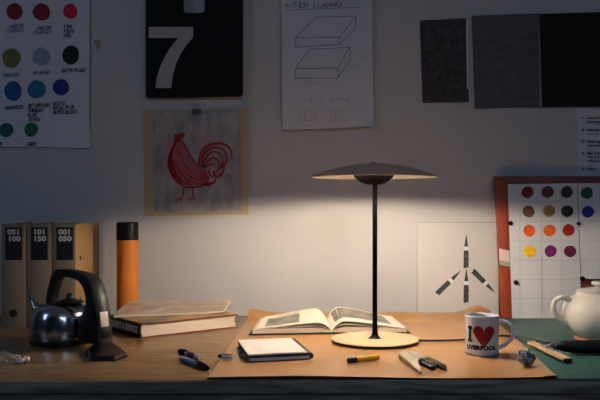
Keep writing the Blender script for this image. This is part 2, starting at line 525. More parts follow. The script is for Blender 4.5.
def type_text(bm, text, x, y, hgt, place, bold=0.0, squash=1.0, align='LEFT', spacing=1.0, up=-1):
    """printed lettering in the built-in sans"""
    cu = bpy.data.curves.new('t', 'FONT')
    cu.body = text; cu.size = hgt / 0.7; cu.offset = bold * hgt; cu.align_x = align; cu.space_character = spacing
    cu.resolution_u = 3
    ob = bpy.data.objects.new('t', cu)
    COL.objects.link(ob)
    dg = bpy.context.evaluated_depsgraph_get()
    me = bpy.data.meshes.new_from_object(ob.evaluated_get(dg))
    vs = [bm.verts.new(place(x + v.co.x * squash, y + up * v.co.y)) for v in me.vertices]
    for p in me.polygons:
        try: bm.faces.new([vs[i] for i in p.vertices])
        except ValueError: pass
    bpy.data.objects.remove(ob); bpy.data.curves.remove(cu); bpy.data.meshes.remove(me)

def on_wall(off):
    return lambda x, y: W(x, y, off)

def blob(cx, cy, rx, ry, n=28, seed=0, wob=0.05):
    r = random.Random(seed); ph = [r.uniform(0, 6.28) for _ in range(3)]
    out = []
    for i in range(n):
        a = 2*PI*i/n
        k = 1 + wob * (math.sin(2*a + ph[0]) + 0.6*math.sin(3*a + ph[1]) + 0.4*math.sin(5*a + ph[2]))
        out.append((cx + rx*k*math.cos(a), cy + ry*k*math.sin(a)))
    return out

def swatch_mat(name, rgb):
    k = tuple(v * 0.82 for v in rgb)
    return mat('paint_' + name, rgb, 0.7, scale=45, amount=0.8, rgb2=k)

def wall_sheet(name, corners, off, material, label, cat, curl=(0, 0), thick=0.0006, group=None, parent=None, bow=0.0):
    """sheet hanging on the wall; corners tl, tr, br, bl in picture px; curl = how far the lower left / right corner lifts"""
    tl, tr, br, bl = corners
    def f(u, v):
        x = (tl[0]*(1-u) + tr[0]*u)*(1-v) + (bl[0]*(1-u) + br[0]*u)*v
        y = (tl[1]*(1-u) + tr[1]*u)*(1-v) + (bl[1]*(1-u) + br[1]*u)*v
        e = max(0, (v - 0.86) / 0.14) ** 2
        o = off + e * (curl[0] * max(0, 1 - u*2.2) ** 1.5 + curl[1] * max(0, u*2.2 - 1.2) ** 1.5) + bow * math.sin(PI*u) * v
        return W(x, y, o)
    bm = NB()
    slab(bm, f, 16, 24, (0, thick, 0))
    return obj(name, bm, material, parent, label, cat, group, smooth=60)

def print_part(name, parent, material, fn, label=None):
    bm = NB(); fn(bm)
    return obj(name, bm, material, parent, label=label, smooth=0)

# ------------------------------------------------------------------ the setting
RX0, RX1, RY0, RZ1 = -3.6, 3.2, -2.2, 3.1
bm = NB(); box(bm, (RX0, WY, 0), (RX1, WY + 0.12, RZ1)); obj('wall_back', bm, M['wall'], kind='structure')
bm = NB(); box(bm, (RX0, RY0, -0.1), (RX1, WY + 0.12, 0)); obj('floor', bm, M['floor'], kind='structure')
bm = NB(); box(bm, (RX0, RY0, RZ1), (RX1, WY + 0.12, RZ1 + 0.1)); obj('ceiling', bm, M['ceiling_paint'], kind='structure')
bm = NB(); box(bm, (RX0 - 0.12, RY0, 0), (RX0, WY, RZ1)); obj('wall_left', bm, M['room_wall'], kind='structure')
bm = NB(); box(bm, (RX1, RY0, 0), (RX1 + 0.12, WY, RZ1)); obj('wall_right', bm, M['room_wall'], kind='structure')
bm = NB(); box(bm, (RX0, RY0 - 0.12, 0), (RX1, RY0, RZ1)); obj('wall_front', bm, M['room_wall'], kind='structure')
bm = NB(); box(bm, (RX0, WY - 0.018, 0), (RX1, WY, 0.11)); obj('baseboard_back', bm, M['paper_warm'], kind='structure', bevel=0.004)

# ------------------------------------------------------------------ desk
DF, DB = 1.695, WY - 0.005
desk = thing('desk', 'long oak plank desk with a dark front edge against the wall', 'desk', (0, (DF + DB) / 2, 0))
bm = NB(); box(bm, (-1.5, DF + 0.004, TZ - 0.028), (1.5, DB, TZ)); obj('desk_top', bm, M['desk'], desk, bevel=0.002)
bm = NB(); box(bm, (-1.5, DF, TZ - 0.0285), (1.5, DF + 0.005, TZ - 0.002)); obj('front_edge', bm, M['desk_edge'], desk, label='dark front edge of the desk top', bevel=0.002)
bm = NB(); box(bm, (-1.44, DF + 0.012, TZ - 0.14), (1.44, DF + 0.034, TZ - 0.0285)); obj('apron', bm, M['desk_edge'], desk)
for x in (-1.42, 1.42):
    for y in (DF + 0.07, DB - 0.05):
        bm = NB(); box(bm, (x - 0.035, y - 0.035, 0), (x + 0.035, y + 0.035, TZ - 0.0285)); obj('leg', bm, M['desk_edge'], desk, bevel=0.004)

# ------------------------------------------------------------------ cutting mat (under the kraft board on the right)
bm = NB()
Zm = TZ + 0.0025
hexa(bm, [(0.546, 1.699, TZ), (1.32, 1.699, TZ), (1.32, 2.62, TZ), (0.546, 2.62, TZ)], [(0.546, 1.699, Zm), (1.32, 1.699, Zm), (1.32, 2.62, Zm), (0.546, 2.62, Zm)])
mat_o = obj('cutting_mat', bm, M['mat_green'], None, 'dark green cutting mat on the right end of the desk', 'cutting mat', bevel=0.0006)
bm = NB()
for i in range(16):
    x = 0.56 + i * 0.05
    ribbon(bm, [(x, 1.72), (x, 2.60)], 0.0012 if i % 2 else 0.002, lambda a, b: Vector((a, b, Zm + 0.0003)))
for i in range(18):
    y = 1.725 + i * 0.05
    ribbon(bm, [(0.552, y), (1.31, y)], 0.0012 if i % 2 else 0.002, lambda a, b: Vector((a, b, Zm + 0.0004)))
ribbon(bm, [(0.6, 1.75), (1.28, 2.43)], 0.0012, lambda a, b: Vector((a, b, Zm + 0.0005)))
ribbon(bm, [(0.6, 1.75), (1.0, 2.44)], 0.0012, lambda a, b: Vector((a, b, Zm + 0.0005)))
obj('printed_grid', bm, M['mat_line'], mat_o, smooth=0)

# ------------------------------------------------------------------ kraft board
def sstep(t):
    t = max(0.0, min(1.0, t)); return t*t*(3 - 2*t)
def board_h(x, y):
    h = 0.0034 + 0.0032 * sstep((x - 0.510) / 0.034)           # lies on the desk, then over the mat's edge
    h += 0.0035 * math.exp(-((y - 1.700) / 0.03)**2) * (0.75 + 0.45*math.sin(x*9 + 1.5))
    y0 = 2.42 + 0.145 * sstep((x + 0.20) / 0.05) * (1 - sstep((x - 0.33) / 0.08))
    t = sstep((y - y0) / (2.62 - y0))
    back = 0.0175 + 0.012*math.exp(-((x + 0.17)/0.05)**2) + 0.020*math.exp(-((x - 0.585)/0.035)**2)
    h += back * t * t
    return h
def board_f(u, v):
    xl = -0.199 + 0.032*v; xr = 0.553 + 0.095*v - 0.02*v*v
    x = xl*(1-u) + xr*u
    y = 1.700 + v*(2.62 - 1.700) + 0.004*math.sin(u*7)*(1-v)
    return Vector((x, y, TZ + board_h(x, y)))
bm = NB(); slab(bm, board_f, 110, 70, (0, 0, -0.0022))
for f in bm.faces:
    c = f.calc_center_median()
    f.material_index = 1 if abs(f.normal.z) < 0.6 else 0
bm.normal_update()
for f in bm.faces: f.material_index = 1 if abs(f.normal.z) < 0.5 else 0
obj('kraft_board', bm, [M['kraft'], M['kraft_edge_shaded']], None, 'large sheet of brown kraft board lying under the lamp, back edge curling up', 'board')

def BH(x, y): return board_h(x, y)      # height of the board's face over the desk

# ------------------------------------------------------------------ lamp
LX, LY = 0.2035, 2.150
B0 = TZ + BH(LX, LY) + 0.0008
lamp = thing('table_lamp', 'table lamp with a wide shallow wooden shade, glowing over the desk', 'lamp', (LX, LY, B0))
c = (LX, LY, B0)
dz = TZ - B0
bm = NB(); lathe(bm, [(0, 0), (0.112, 0), (0.1165, 0.0015), (0.1175, 0.004), (0.1175, 0.007), (0, 0.007)], c, 72)
base = obj('base', bm, M['black_satin'], lamp, smooth=35)
bm = NB(); lathe(bm, [(0, 0.0071), (0.1172, 0.0071), (0.1178, 0.0085), (0.1165, 0.0098), (0, 0.0098)], c, 72)
obj('base_veneer', bm, M['oak_light'], base, label='pale oak disc on top of the black base', smooth=35)
bm = NB(); lathe(bm, [(0, 0.009), (0.0185, 0.0099), (0.016, 0.0115), (0.0105, 0.016), (0.0078, 0.025), (0.0068, 0.045), (0.0066, 0.433 + dz), (0, 0.433 + dz)], c, 24)
obj('pole', bm, M['pole_black'], lamp)
# bowl holding the light: outside wood, inside black, open to the top
RZ = 0.4535 + dz          # rim height of the shade over the base
bw = [(0.0065, RZ - 0.0225), (0.018, RZ - 0.0218), (0.032, RZ - 0.0175), (0.044, RZ - 0.0100), (0.0530, RZ - 0.001), (0.0560, RZ + 0.004),
      (0.0540, RZ + 0.004), (0.050, RZ - 0.001), (0.042, RZ - 0.008), (0.030, RZ - 0.014), (0.0065, RZ - 0.016)]
c = (LX - 0.003, LY, B0)
bm = NB(); lathe(bm, bw, c, 56, close=True)
bowl = obj('bowl', bm, M['bowl_wood'], lamp, label='small wooden bowl that holds the bulb under the shade', smooth=35)
bm = NB(); lathe(bm, [(0, RZ - 0.0045), (0.043, RZ - 0.0045), (0.043, RZ - 0.0085), (0, RZ - 0.0085)], c, 48)
obj('light_disc', bm, M['emit'], bowl, smooth=35)
bm = NB(); lathe(bm, [(0.0, RZ - 0.014), (0.006, RZ - 0.014), (0.006, RZ + 0.030), (0, RZ + 0.030)], c, 16)
obj('stem', bm, M['black_satin'], lamp)
# the shade: thin dished disc
def dome(r): return RZ + 0.0355 * (1 - (r / 0.171)**2.0)
N = 22
def inner(r): return RZ - 0.0012 + 0.030 * (1 - (r / 0.171)**2.0)
outp = [(0.171 * i / N, dome(0.171 * i / N)) for i in range(N + 1)]
bm = NB(); lathe(bm, outp + [(0.1715, RZ - 0.0014), (0.1705, RZ - 0.0014)] + [(0.1705 * i / N, inner(0.171 * i / N)) for i in range(N - 1, -1, -1)], c, 96)
shade = obj('lamp_shade', bm, M['shade_wood'], lamp, smooth=50)
bm = NB(); lathe(bm, [(0.1702 * i / N, inner(0.171 * i / N) - 0.0003) for i in range(N + 1)] + [(0.1695 * i / N, inner(0.171 * i / N) - 0.0010) for i in range(N, -1, -1)], c, 96)
obj('reflector', bm, M['shade_white'], shade, label='white inside face of the shade', smooth=50)
bm = NB(); lathe(bm, [(0, RZ + 0.0350), (0.009, RZ + 0.0350), (0.009, RZ + 0.0372), (0.007, RZ + 0.0385), (0, RZ + 0.0388)], c, 24)
obj('finial', bm, M['black_satin'], lamp)
# cord
cp = [(LX + 0.113, LY - 0.004, 0.006), (LX + 0.16, LY - 0.012, 0.0048), (0.44, 2.150, 0.0045)]
cpts = [Vector((a, b, TZ + BH(a, b) + 0.0042)) for a, b in ((0.3205, 2.152), (0.37, 2.150), (0.45, 2.165), (0.535, 2.205))]
cpts += [Vector((0.585, 2.20, TZ + BH(0.585, 2.20) + 0.0046)), Vector((0.640, 2.155, TZ + 0.0062)), Vector((0.70, 2.11, TZ + 0.0062)), Vector((0.84, 2.085, TZ + 0.0062)), Vector((1.2, 2.3, TZ + 0.0062)), Vector((1.34, 2.5, TZ + 0.006))]
bm = NB(); tube(bm, cpts, 0.0028, 8, 8)
obj('cord', bm, M['black_plastic'], lamp)

# ------------------------------------------------------------------ lever arch files
def binder(name, x0, x1, y0, l1, l2, label, xback=0.0, hole=True):
    depth, H = 0.272, 0.318
    t = thing(name, label, 'file', ((x0 + x1)/2, y0 + depth/2, TZ), 'lever arch files at the left end of the desk')
    g = 0.0024
    skew = lambda x, y: x + xback * (y - y0) / depth
    def bx(x_a, x_b, y_a, y_b, z_a, z_b, nm, m, par=t, bev=0.0008, **k):
        b = NB()
        hexa(b, [(skew(x_a, y_a), y_a, z_a), (skew(x_b, y_a), y_a, z_a), (skew(x_b, y_b), y_b, z_a), (skew(x_a, y_b), y_b, z_a)],
                [(skew(x_a, y_a), y_a, z_b), (skew(x_b, y_a), y_a, z_b), (skew(x_b, y_b), y_b, z_b), (skew(x_a, y_b), y_b, z_b)])
        return obj(nm, b, m, par, bevel=bev, **k)
    z0, z1 = TZ + 0.0005, TZ + H
    bx(x0, x1, y0, y0 + g, z0, z1, 'spine', M['file_card'])
    bx(x0, x0 + g, y0 + g, y0 + depth, z0, z1, 'side_cover', M['file_card'])
    bx(x1 - g, x1, y0 + g, y0 + depth, z0, z1, 'side_cover', M['file_side_lit'])
    bx(x0 + g + 0.003, x1 - g - 0.003, y0 + 0.02, y0 + depth - 0.03, z0 + 0.004, z1 - 0.018, 'paper_stack', M['page_edges'])
    s = 0.0032 * 0.955    # metres per picture px here
    lx0, lx1 = x0 + 0.012, x0 + 0.012 + 0.0515
    lab = bx(lx0, lx1, y0 - 0.0006, y0, z1 - 0.110, z1 - 0.010, 'spine_label', M['file_label'], bev=0)
    b = NB()
    pl = lambda a, c_: Vector((a, y0 - 0.0009, c_))
    type_text(b, l1, (lx0+lx1)/2, z1 - 0.0315, 0.0150, pl, 0.06, 1.22, 'CENTER', up=1)
    type_text(b, l2, (lx0+lx1)/2 + 0.001, z1 - 0.0520, 0.0150, pl, 0.06, 1.22, 'CENTER', up=1)
    obj('number_print', b, M['white_ink'], lab, smooth=0)
    # finger hole
    b = NB(); lathe(b, [(0, 0), (0.0115, 0), (0.0125, 0.0008), (0, 0.0012)], (0, 0, 0), 24)
    bmesh.ops.transform(b, matrix=Matrix.Translation((x0 + 0.036, y0 + 0.0002, TZ + 0.045)) @ Matrix.Rotation(PI/2, 4, 'X'), verts=b.verts)
    obj('finger_hole', b, M['dark_hole'], t)
    for z in (0.075, 0.205):     # the rado slots in the side cover
        b = NB(); box(b, (x1 - 0.0005, y0 + 0.045, TZ + z), (x1 + 0.0009, y0 + 0.062, TZ + z + 0.012))
        obj('cover_slot', b, M['dark_hole'], t)
    return t
FY = 2.418
pxm = lambda px: (px - CX) * FY / F
binder('lever_arch_file', pxm(1.5), pxm(26), FY, '051', '100', 'brown lever arch file numbered 051 100, leftmost on the desk')
binder('lever_arch_file', pxm(27), pxm(51.5), FY, '101', '150', 'brown lever arch file numbered 101 150 in the middle of three')
binder('lever_arch_file', pxm(52.5), pxm(75.5), FY, '001', '050', 'brown lever arch file numbered 001 050 behind the kettle', xback=0.004)

# ------------------------------------------------------------------ cardboard tube
tc_ = D(127.5, 0, 2.585); tc_.z = TZ
tb = thing('poster_tube', 'orange cardboard tube with a black cap standing by the wall', 'tube', tc_)
r = 0.0345
bm = NB(); lathe(bm, [(0, 0.0), (r, 0.0), (r, 0.262), (r - 0.003, 0.262), (0, 0.262)], tc_, 40); obj('tube_body', bm, M['orange_card'], tb, smooth=35)
bm = NB(); lathe(bm, [(0, 0.2622), (r + 0.001, 0.2622), (r + 0.0012, 0.264), (r + 0.0012, 0.317), (r - 0.001, 0.320), (r - 0.008, 0.320), (r - 0.01, 0.316), (0, 0.316)], tc_, 40)
obj('cap', bm, M['black_satin'], tb, smooth=35)

# ------------------------------------------------------------------ thick book
A = T(141, 338.5); Bp = T(238, 327.5)
ux = (Bp - A).normalized(); uy = Vector((-ux.y, ux.x, 0))
Lb, Wb, Hb = (Bp - A).length, 0.235, 0.041
def Q(a, b, z): return A + ux * a + uy * b + Vector((0, 0, z))
book = thing('hardback_book', 'thick black hardback book with red cover edges under a magazine', 'book', Q(Lb/2, Wb/2, 0))
def qbox(bm, a0, a1, b0, b1, z0, z1):
    hexa(bm, [Q(a0,b0,z0), Q(a1,b0,z0), Q(a1,b1,z0), Q(a0,b1,z0)], [Q(a0,b0,z1), Q(a1,b0,z1), Q(a1,b1,z1), Q(a0,b1,z1)])
bm = NB(); qbox(bm, 0.0, Lb, 0, Wb, 0.0004, 0.0034); obj('bottom_cover', bm, M['book_red'], book, bevel=0.0008)
bm = NB(); qbox(bm, 0.0, Lb, 0, Wb, Hb - 0.003, Hb); tcov = obj('top_cover', bm, M['book_red'], book, bevel=0.0008)
bm = NB(); qbox(bm, 0.004, Lb - 0.004, 0.003, Wb - 0.003, Hb, Hb + 0.0005); obj('cover_print', bm, M['cover_print'], tcov)
# page block with rounded back and hollow fore edge
bm = NB(); pr = []
for k in range(9): # hollow fore edge
    t = k/8; pr.append((Lb - 0.004 - 0.006*math.sin(PI*t), 0.0035 + t*(Hb - 0.0066)))
for k in range(9): # round back
    t = 1 - k/8; pr.append((0.006 - 0.004*math.sin(PI*t), 0.0035 + t*(Hb - 0.0066)))
prism(bm, [Q(a, 0.004, z) for a, z in pr], uy * (Wb - 0.008)); obj('page_block', bm, M['page_edges'], book, smooth=35)
# spine, slightly rounded, stands off to the left
bm = NB(); pr = []
for k in range(11):
    t = k/10; pr.append((0.0005 - 0.007*math.sin(PI*t)**0.6, t*Hb))
for k in range(11):
    t = 1 - k/10; pr.append((0.003 - 0.006*math.sin(PI*t)**0.6, t*Hb))
prism(bm, [Q(a, 0, z + 0.0003) for a, z in pr], uy * Wb); sp = obj('spine', bm, M['black_satin'], book, label='black rounded spine', smooth=50)
bm = NB()
spl = lambda a, b: Q(-0.0072 + 0.0012*((b - 0.020)/0.013)**2, Wb - a, b + 0.0003)
type_text(bm, 'GILBERT & GEORGE', Wb - 0.010, 0.0150, 0.0175, spl, 0.07, 0.80, 'RIGHT', up=1)
obj('spine_lettering', bm, M['white_ink'], sp, smooth=0)

# ------------------------------------------------------------------ magazine on the book
mc = [Vector((-0.552, 2.340, 0)), Vector((-0.232, 2.430, 0)), Vector((-0.222, 2.565, 0)), Vector((-0.548, 2.535, 0))]
def mag_top(u, v, h0, h1, lift):
    p = (mc[0]*(1-u) + mc[1]*u)*(1-v) + (mc[3]*(1-u) + mc[2]*u)*v
    z = TZ + Hb + 0.0012 + h0*(1-v) + h1*v + lift*math.sin(PI*u)*(1-v) + 0.004*max(0, u-0.85)/0.15
    return Vector((p.x, p.y, z))
mag = thing('magazine', 'glossy magazine with a warped pale cover lying on the thick book', 'magazine', Vector((-0.39, 2.46, TZ + Hb)))
bm = NB(); slab(bm, lambda u, v: mag_top(u, v, 0.0105, 0.0265, 0.0), 24, 10, (0, 0, -0.0012)); cov = obj('cover', bm, M['magazine_cover'], mag, smooth=60)
bm = NB()
pc = lambda x, y: mag_top(x, y, 0.0110, 0.0270, 0)
for (x, y, rx, ry, sd) in ((0.14, 0.35, 0.07, 0.25, 1), (0.62, 0.62, 0.16, 0.08, 2), (0.40, 0.3, 0.06, 0.10, 3), (0.82, 0.4, 0.08, 0.10, 4)):
    flat(bm, [pc(a, b) for a, b in blob(x, y, rx, ry, 20, sd, 0.08)])
obj('cover_picture', bm, M['magazine_print'], cov, smooth=0)
def magblock(u, v):
    return mag_top(0.005 + 0.985*u, 0.012 + 0.97*v, 0.0090, 0.0250, 0)
bm = NB()
def lowerz(u, v):
    p = magblock(u, v); t = mag_top(u, v, 0.0, 0.009, 0.0); return Vector((p.x, p.y, t.z + 0.0012))
nu, nv = 24, 8
Av = [[bm.verts.new(magblock(i/nu, j/nv)) for j in range(nv+1)] for i in range(nu+1)]
Bv = [[bm.verts.new(lowerz(i/nu, j/nv)) for j in range(nv+1)] for i in range(nu+1)]
for i in range(nu):
    for j in range(nv):
        bm.faces.new((Av[i][j], Av[i+1][j], Av[i+1][j+1], Av[i][j+1])); bm.faces.new((Bv[i][j+1], Bv[i+1][j+1], Bv[i+1][j], Bv[i][j]))
    bm.faces.new((Av[i][0], Bv[i][0], Bv[i+1][0], Av[i+1][0])); bm.faces.new((Av[i+1][nv], Bv[i+1][nv], Bv[i][nv], Av[i][nv]))
for j in range(nv):
    bm.faces.new((Av[0][j+1], Bv[0][j+1], Bv[0][j], Av[0][j])); bm.faces.new((Av[nu][j], Bv[nu][j], Bv[nu][j+1], Av[nu][j+1]))
bmesh.ops.recalc_face_normals(bm, faces=bm.faces)
obj('pages', bm, M['page_edges'], mag, smooth=60)
bm = NB(); slab(bm, lambda u, v: mag_top(u, v, 0.0008, 0.0085, 0.0), 24, 10, (0, 0, -0.0008)); obj('back_cover', bm, M['picture_grey'], mag, smooth=60)

# ------------------------------------------------------------------ notebook
n0 = T(249, 362.3, 0.004); n1 = T(311.5, 359.2, 0.004); n3 = T(236.5, 344, 0.008)
ax = (n1 - n0); ax.z = 0; nl = ax.length; ax.normalize(); ay = (Vector((-ax.y, ax.x, 0)) + ax*0.045).normalized(); nw = 0.206
nz = BH(-0.06, 2.0)
def QN(a, b, z): return Vector((n0.x, n0.y, TZ + nz + 0.0005)) + ax*a + ay*b + Vector((0, 0, z*1.6))
def nbox(bm, a0, a1, b0, b1, z0, z1):
    hexa(bm, [QN(a0,b0,z0), QN(a1,b0,z0), QN(a1,b1,z0), QN(a0,b1,z0)], [QN(a0,b0,z1), QN(a1,b0,z1), QN(a1,b1,z1), QN(a0,b1,z1)])
nb = thing('notebook', 'small dark notebook folded open to a white page left of the lamp base', 'notebook', QN(nl/2, nw/2, 0))
bm = NB(); nbox(bm, 0.000, nl - 0.003, 0, nw, 0.0, 0.0012); obj('back_cover', bm, M['navy'], nb)
bm = NB(); nbox(bm, 0.002, nl - 0.006, -0.0015, nw - 0.002, 0.0013, 0.0055); obj('lower_pages', bm, M['blue_pages'], nb)
bm = NB(); pr = [(0.004, 0.0056), (nl - 0.006, 0.0056)]
prt = [(nl - 0.006, 0.0056), (nl + 0.001, 0.0045), (nl + 0.0015, 0.0030), (nl - 0.002, 0.0012), (nl + 0.002, 0.0014), (nl + 0.005, 0.0035), (nl + 0.005, 0.0070), (nl + 0.001, 0.0098), (nl - 0.008, 0.0104), (nl - 0.010, 0.0098), (0.0, 0.0094), (0.0, 0.0056)]
prism(bm, [QN(a, 0.0, z) for a, z in prt], ay * nw); obj('front_cover', bm, M['navy'], nb, smooth=50)
bm = NB(); nbox(bm, -0.001, nl - 0.0115, 0.0015, nw - 0.001, 0.0096, 0.0116); pg = obj('open_page', bm, M['notebook_page'], nb)
pn = lambda x, y: QN(x, y, 0.0118)
for i, tx in enumerate(('NO', 'A4 2', 'B 12')):
    bm = NB(); write(bm, tx, 0.024, 0.160 - i*0.045, 0.006, pn, 0.16, jitter=0.1, up=1)
    obj('handwriting', bm, M['faint_pencil'], pg, smooth=0)
rnd = random.Random(4)
for k, (b_, l_) in enumerate(((0.035, 0.02), (0.085, 0.024), (0.14, 0.02))):
    bm = NB(); z_ = 0.0022 + 0.001*k
    hexa(bm, [QN(-0.012, b_, z_), QN(0.010, b_, z_), QN(0.010, b_ + l_, z_), QN(-0.006, b_ + l_, z_)], [QN(-0.009, b_, z_ + 0.0016), QN(0.010, b_, z_ + 0.0012), QN(0.010, b_ + l_, z_ + 0.0012), QN(-0.007, b_ + l_, z_ + 0.0020)])
    obj('index_tab', bm, M['teal_tab'], nb)

# ------------------------------------------------------------------ open book
GX0, GY0, GX1, GY1 = 0.0925, 2.318, 0.0850, 2.555          # gutter front and back
BZ = TZ + 0.0060
def bk(side, u, v, z):
    """side -1 left, 1 right; u 0 at gutter .. 1 at outer edge; v 0 front .. 1 back"""
    gx = GX0*(1-v) + GX1*v; gy = GY0*(1-v) + GY1*v
    if side < 0: ox = -0.141*(1-v) - 0.128*v; oy = 2.290*(1-v) + 2.515*v
    else: ox = 0.317*(1-v) + 0.300*v; oy = 2.322*(1-v) + 2.560*v
    return Vector(((gx*(1-u) + ox*u)*0.985, (gy*(1-u) + oy*u)*0.985, BZ + z))
def arch(side, u, v):
    pk = (0.024 + 0.010*v) if side < 0 else (0.028 + 0.010*v)
    a = math.sin(min(1, u/0.20)*PI/2)**0.8
    fall = 1 - (0.66 if side < 0 else 0.82)*sstep((u - 0.14)/0.95)**1.0
    return 0.004 + pk*a*fall
ob_ = thing('open_book', 'large open picture book lying behind the lamp base', 'book', Vector((0.09, 2.43, TZ)))
bm = NB()
for sd in (-1, 1):
    hexa(bm, *[[bk(sd, a, b, z) for a, b in (((0, -0.012), (1.03, -0.012), (1.03, 1.0), (0, 1.0)) if sd > 0 else ((1.03, -0.012), (0, -0.012), (0, 1.0), (1.03, 1.0)))] for z in (0.0, 0.0020)])
obj('cover', bm, M['black_satin'], ob_)
def solid_between(bm, ft, fb, nu=30, nv=10):
    A_ = [[bm.verts.new(ft(i/nu, j/nv)) for j in range(nv+1)] for i in range(nu+1)]
    B_ = [[bm.verts.new(fb(i/nu, j/nv)) for j in range(nv+1)] for i in range(nu+1)]
    for i in range(nu):
        for j in range(nv):
            bm.faces.new((A_[i][j], A_[i+1][j], A_[i+1][j+1], A_[i][j+1])); bm.faces.new((B_[i][j+1], B_[i+1][j+1], B_[i+1][j], B_[i][j]))
        bm.faces.new((A_[i][0], B_[i][0], B_[i+1][0], A_[i+1][0])); bm.faces.new((A_[i+1][nv], B_[i+1][nv], B_[i][nv], A_[i][nv]))
    for j in range(nv):
        bm.faces.new((A_[0][j+1], B_[0][j+1], B_[0][j], A_[0][j])); bm.faces.new((A_[nu][j], B_[nu][j], B_[nu][j+1], A_[nu][j+1]))
    bmesh.ops.recalc_face_normals(bm, faces=bm.faces)
for sd in (-1, 1):
    low = lambda u, v: bk(sd, u*0.985, v, 0.0045 + 0.42*(arch(sd, u, v) - 0.004) + 0.0060*u)
    bm = NB(); solid_between(bm, low, lambda u, v: bk(sd, u*0.985, v, 0.0023)); obj('page_block', bm, M['page_edges'], ob_, smooth=50)
    mid = lambda u, v: bk(sd, u*0.95, v, arch(sd, u, v)*0.70 + 0.0028 + 0.0025*u)
    bm = NB(); solid_between(bm, mid, lambda u, v: mid(u, v) - Vector((0, 0, 0.0010))); obj('page', bm, M['paper_warm'], ob_, smooth=50)
    top = lambda u, v: bk(sd, u*(0.92 if sd < 0 else 0.98), v, arch(sd, u, v) + 0.0045)
    bm = NB(); solid_between(bm, top, lambda u, v: top(u, v) - Vector((0, 0, 0.0022*(1 - 0.4*u)))); pgo = obj('page', bm, M['paper_warm'], ob_, smooth=50)
    a0, a1, b0, b1 = (0.44, 0.92, 0.12, 0.74) if sd < 0 else (0.06, 0.84, 0.20, 0.93)
    bm = NB(); nn = 14
    G = [[bm.verts.new(top(a0 + (a1-a0)*i/nn, b0 + (b1-b0)*j/6) + Vector((0, 0, 0.0005))) for j in range(7)] for i in range(nn+1)]
    for i in range(nn):
        for j in range(6): bm.faces.new((G[i][j], G[i+1][j], G[i+1][j+1], G[i][j+1]))
    obj('printed_picture', bm, M['picture_grey'], pgo, smooth=60)
    bm = NB()
    for i in range(2):
        ribbon(bm, [(a0 + 0.02, b1 + 0.07 + 0.05*i), (a0 + (a1-a0)*0.7, b1 + 0.07 + 0.05*i)] , 0.012, lambda x, y: top(x, min(y, 0.99)) + Vector((0, 0, 0.0006)))
    if sd < 0: obj('printed_text', bm, M['pencil_line'], pgo, smooth=0)
    else: bm.free()

# ------------------------------------------------------------------ small items on the kraft board
def capsule_between(bm, p0, p1, prof, seg=20, flat_=1.0):
    """lathe profile (r, t 0..1) along p0->p1; flat_ squashes vertically"""
    p0, p1 = Vector(p0), Vector(p1); d = (p1 - p0); L_ = d.length; d.normalize()
    s = d.cross(Vector((0, 0, 1))).normalized(); n = s.cross(d)
    rings = []
    for r_, t in prof:
        rings.append([bm.verts.new(p0 + d*L_*t + (s*math.cos(2*PI*k/seg) + n*flat_*math.sin(2*PI*k/seg))*max(r_, 1e-5)) for k in range(seg)])
    for a, b in zip(rings, rings[1:]):
        for k in range(seg):
            j = (k+1) % seg; bm.faces.new((a[k], a[j], b[j], b[k]))
    bm.faces.new(rings[0][::-1]); bm.faces.new(rings[-1])
    bmesh.ops.recalc_face_normals(bm, faces=bm.faces)

# yellow lighter
a_ = T(348, 361.0, 0.0105); b_ = T(378, 357.2, 0.0105)
z_ = TZ + BH(0.15, 1.9) + 0.0080; a_.z = b_.z = z_
lt = thing('cigarette_lighter', 'yellow cigarette lighter with a black head in front of the lamp base', 'lighter', Vector(((a_.x+b_.x)/2, (a_.y+b_.y)/2, z_ - 0.0075)))
bm = NB(); capsule_between(bm, a_, b_, [(0.0066, 0.27), (0.0072, 0.28), (0.0072, 0.97), (0.0066, 1.0)], 20, 0.92); obj('lighter_body', bm, M['yellow'], lt, smooth=40)
bm = NB(); capsule_between(bm, a_, b_, [(0.0058, 0.0), (0.0070, 0.02), (0.0074, 0.12), (0.0072, 0.27)], 20, 0.95); obj('lighter_head', bm, M['black_plastic'], lt, smooth=40)
dd = (b_ - a_).normalized()
bm = NB(); capsule_between(bm, a_ + dd*0.014 + Vector((0,0,0.0035)) - Vector((-dd.y, dd.x, 0))*0.003, a_ + dd*0.014 + Vector((0,0,0.0035)) + Vector((-dd.y, dd.x, 0))*0.003, [(0.0045, 0), (0.005, 0.1), (0.005, 0.9), (0.0045, 1)]); obj('spark_wheel', bm, M['steel'], lt)

# folded metal multi tool: pale channel with two prongs, dark jaw between them
tz = BH(0.3, 1.9)
def TT(px, py, h): return T(px, py, tz + h)
mt = thing('multi_tool', 'small metal hand tool with a pale handle and dark open prongs', 'tool', TT(420, 361, 0))
def tpoly(bm, pts, h0, h1, hs=None):
    ext = []
    base_ = [TT(px, py, h1) for px, py in pts]
    if hs: top_ = [Vector((p.x, p.y, TZ + tz + hh)) for p, hh in zip(base_, hs)]
    else: top_ = base_
    bot_ = [Vector((p.x, p.y, TZ + tz + h0)) for p in base_]
    n = len(pts)
    a = [bm.verts.new(p) for p in bot_]; b = [bm.verts.new(p) for p in top_]
    f1 = bm.faces.new(a); f2 = bm.faces.new(b[::-1]); f1.normal_update(); f2.normal_update()
    for i in range(n):
        j = (i+1) % n; bm.faces.new((a[j], a[i], b[i], b[j]))
    bmesh.ops.triangulate(bm, faces=[f1, f2])
    bmesh.ops.recalc_face_normals(bm, faces=bm.faces)
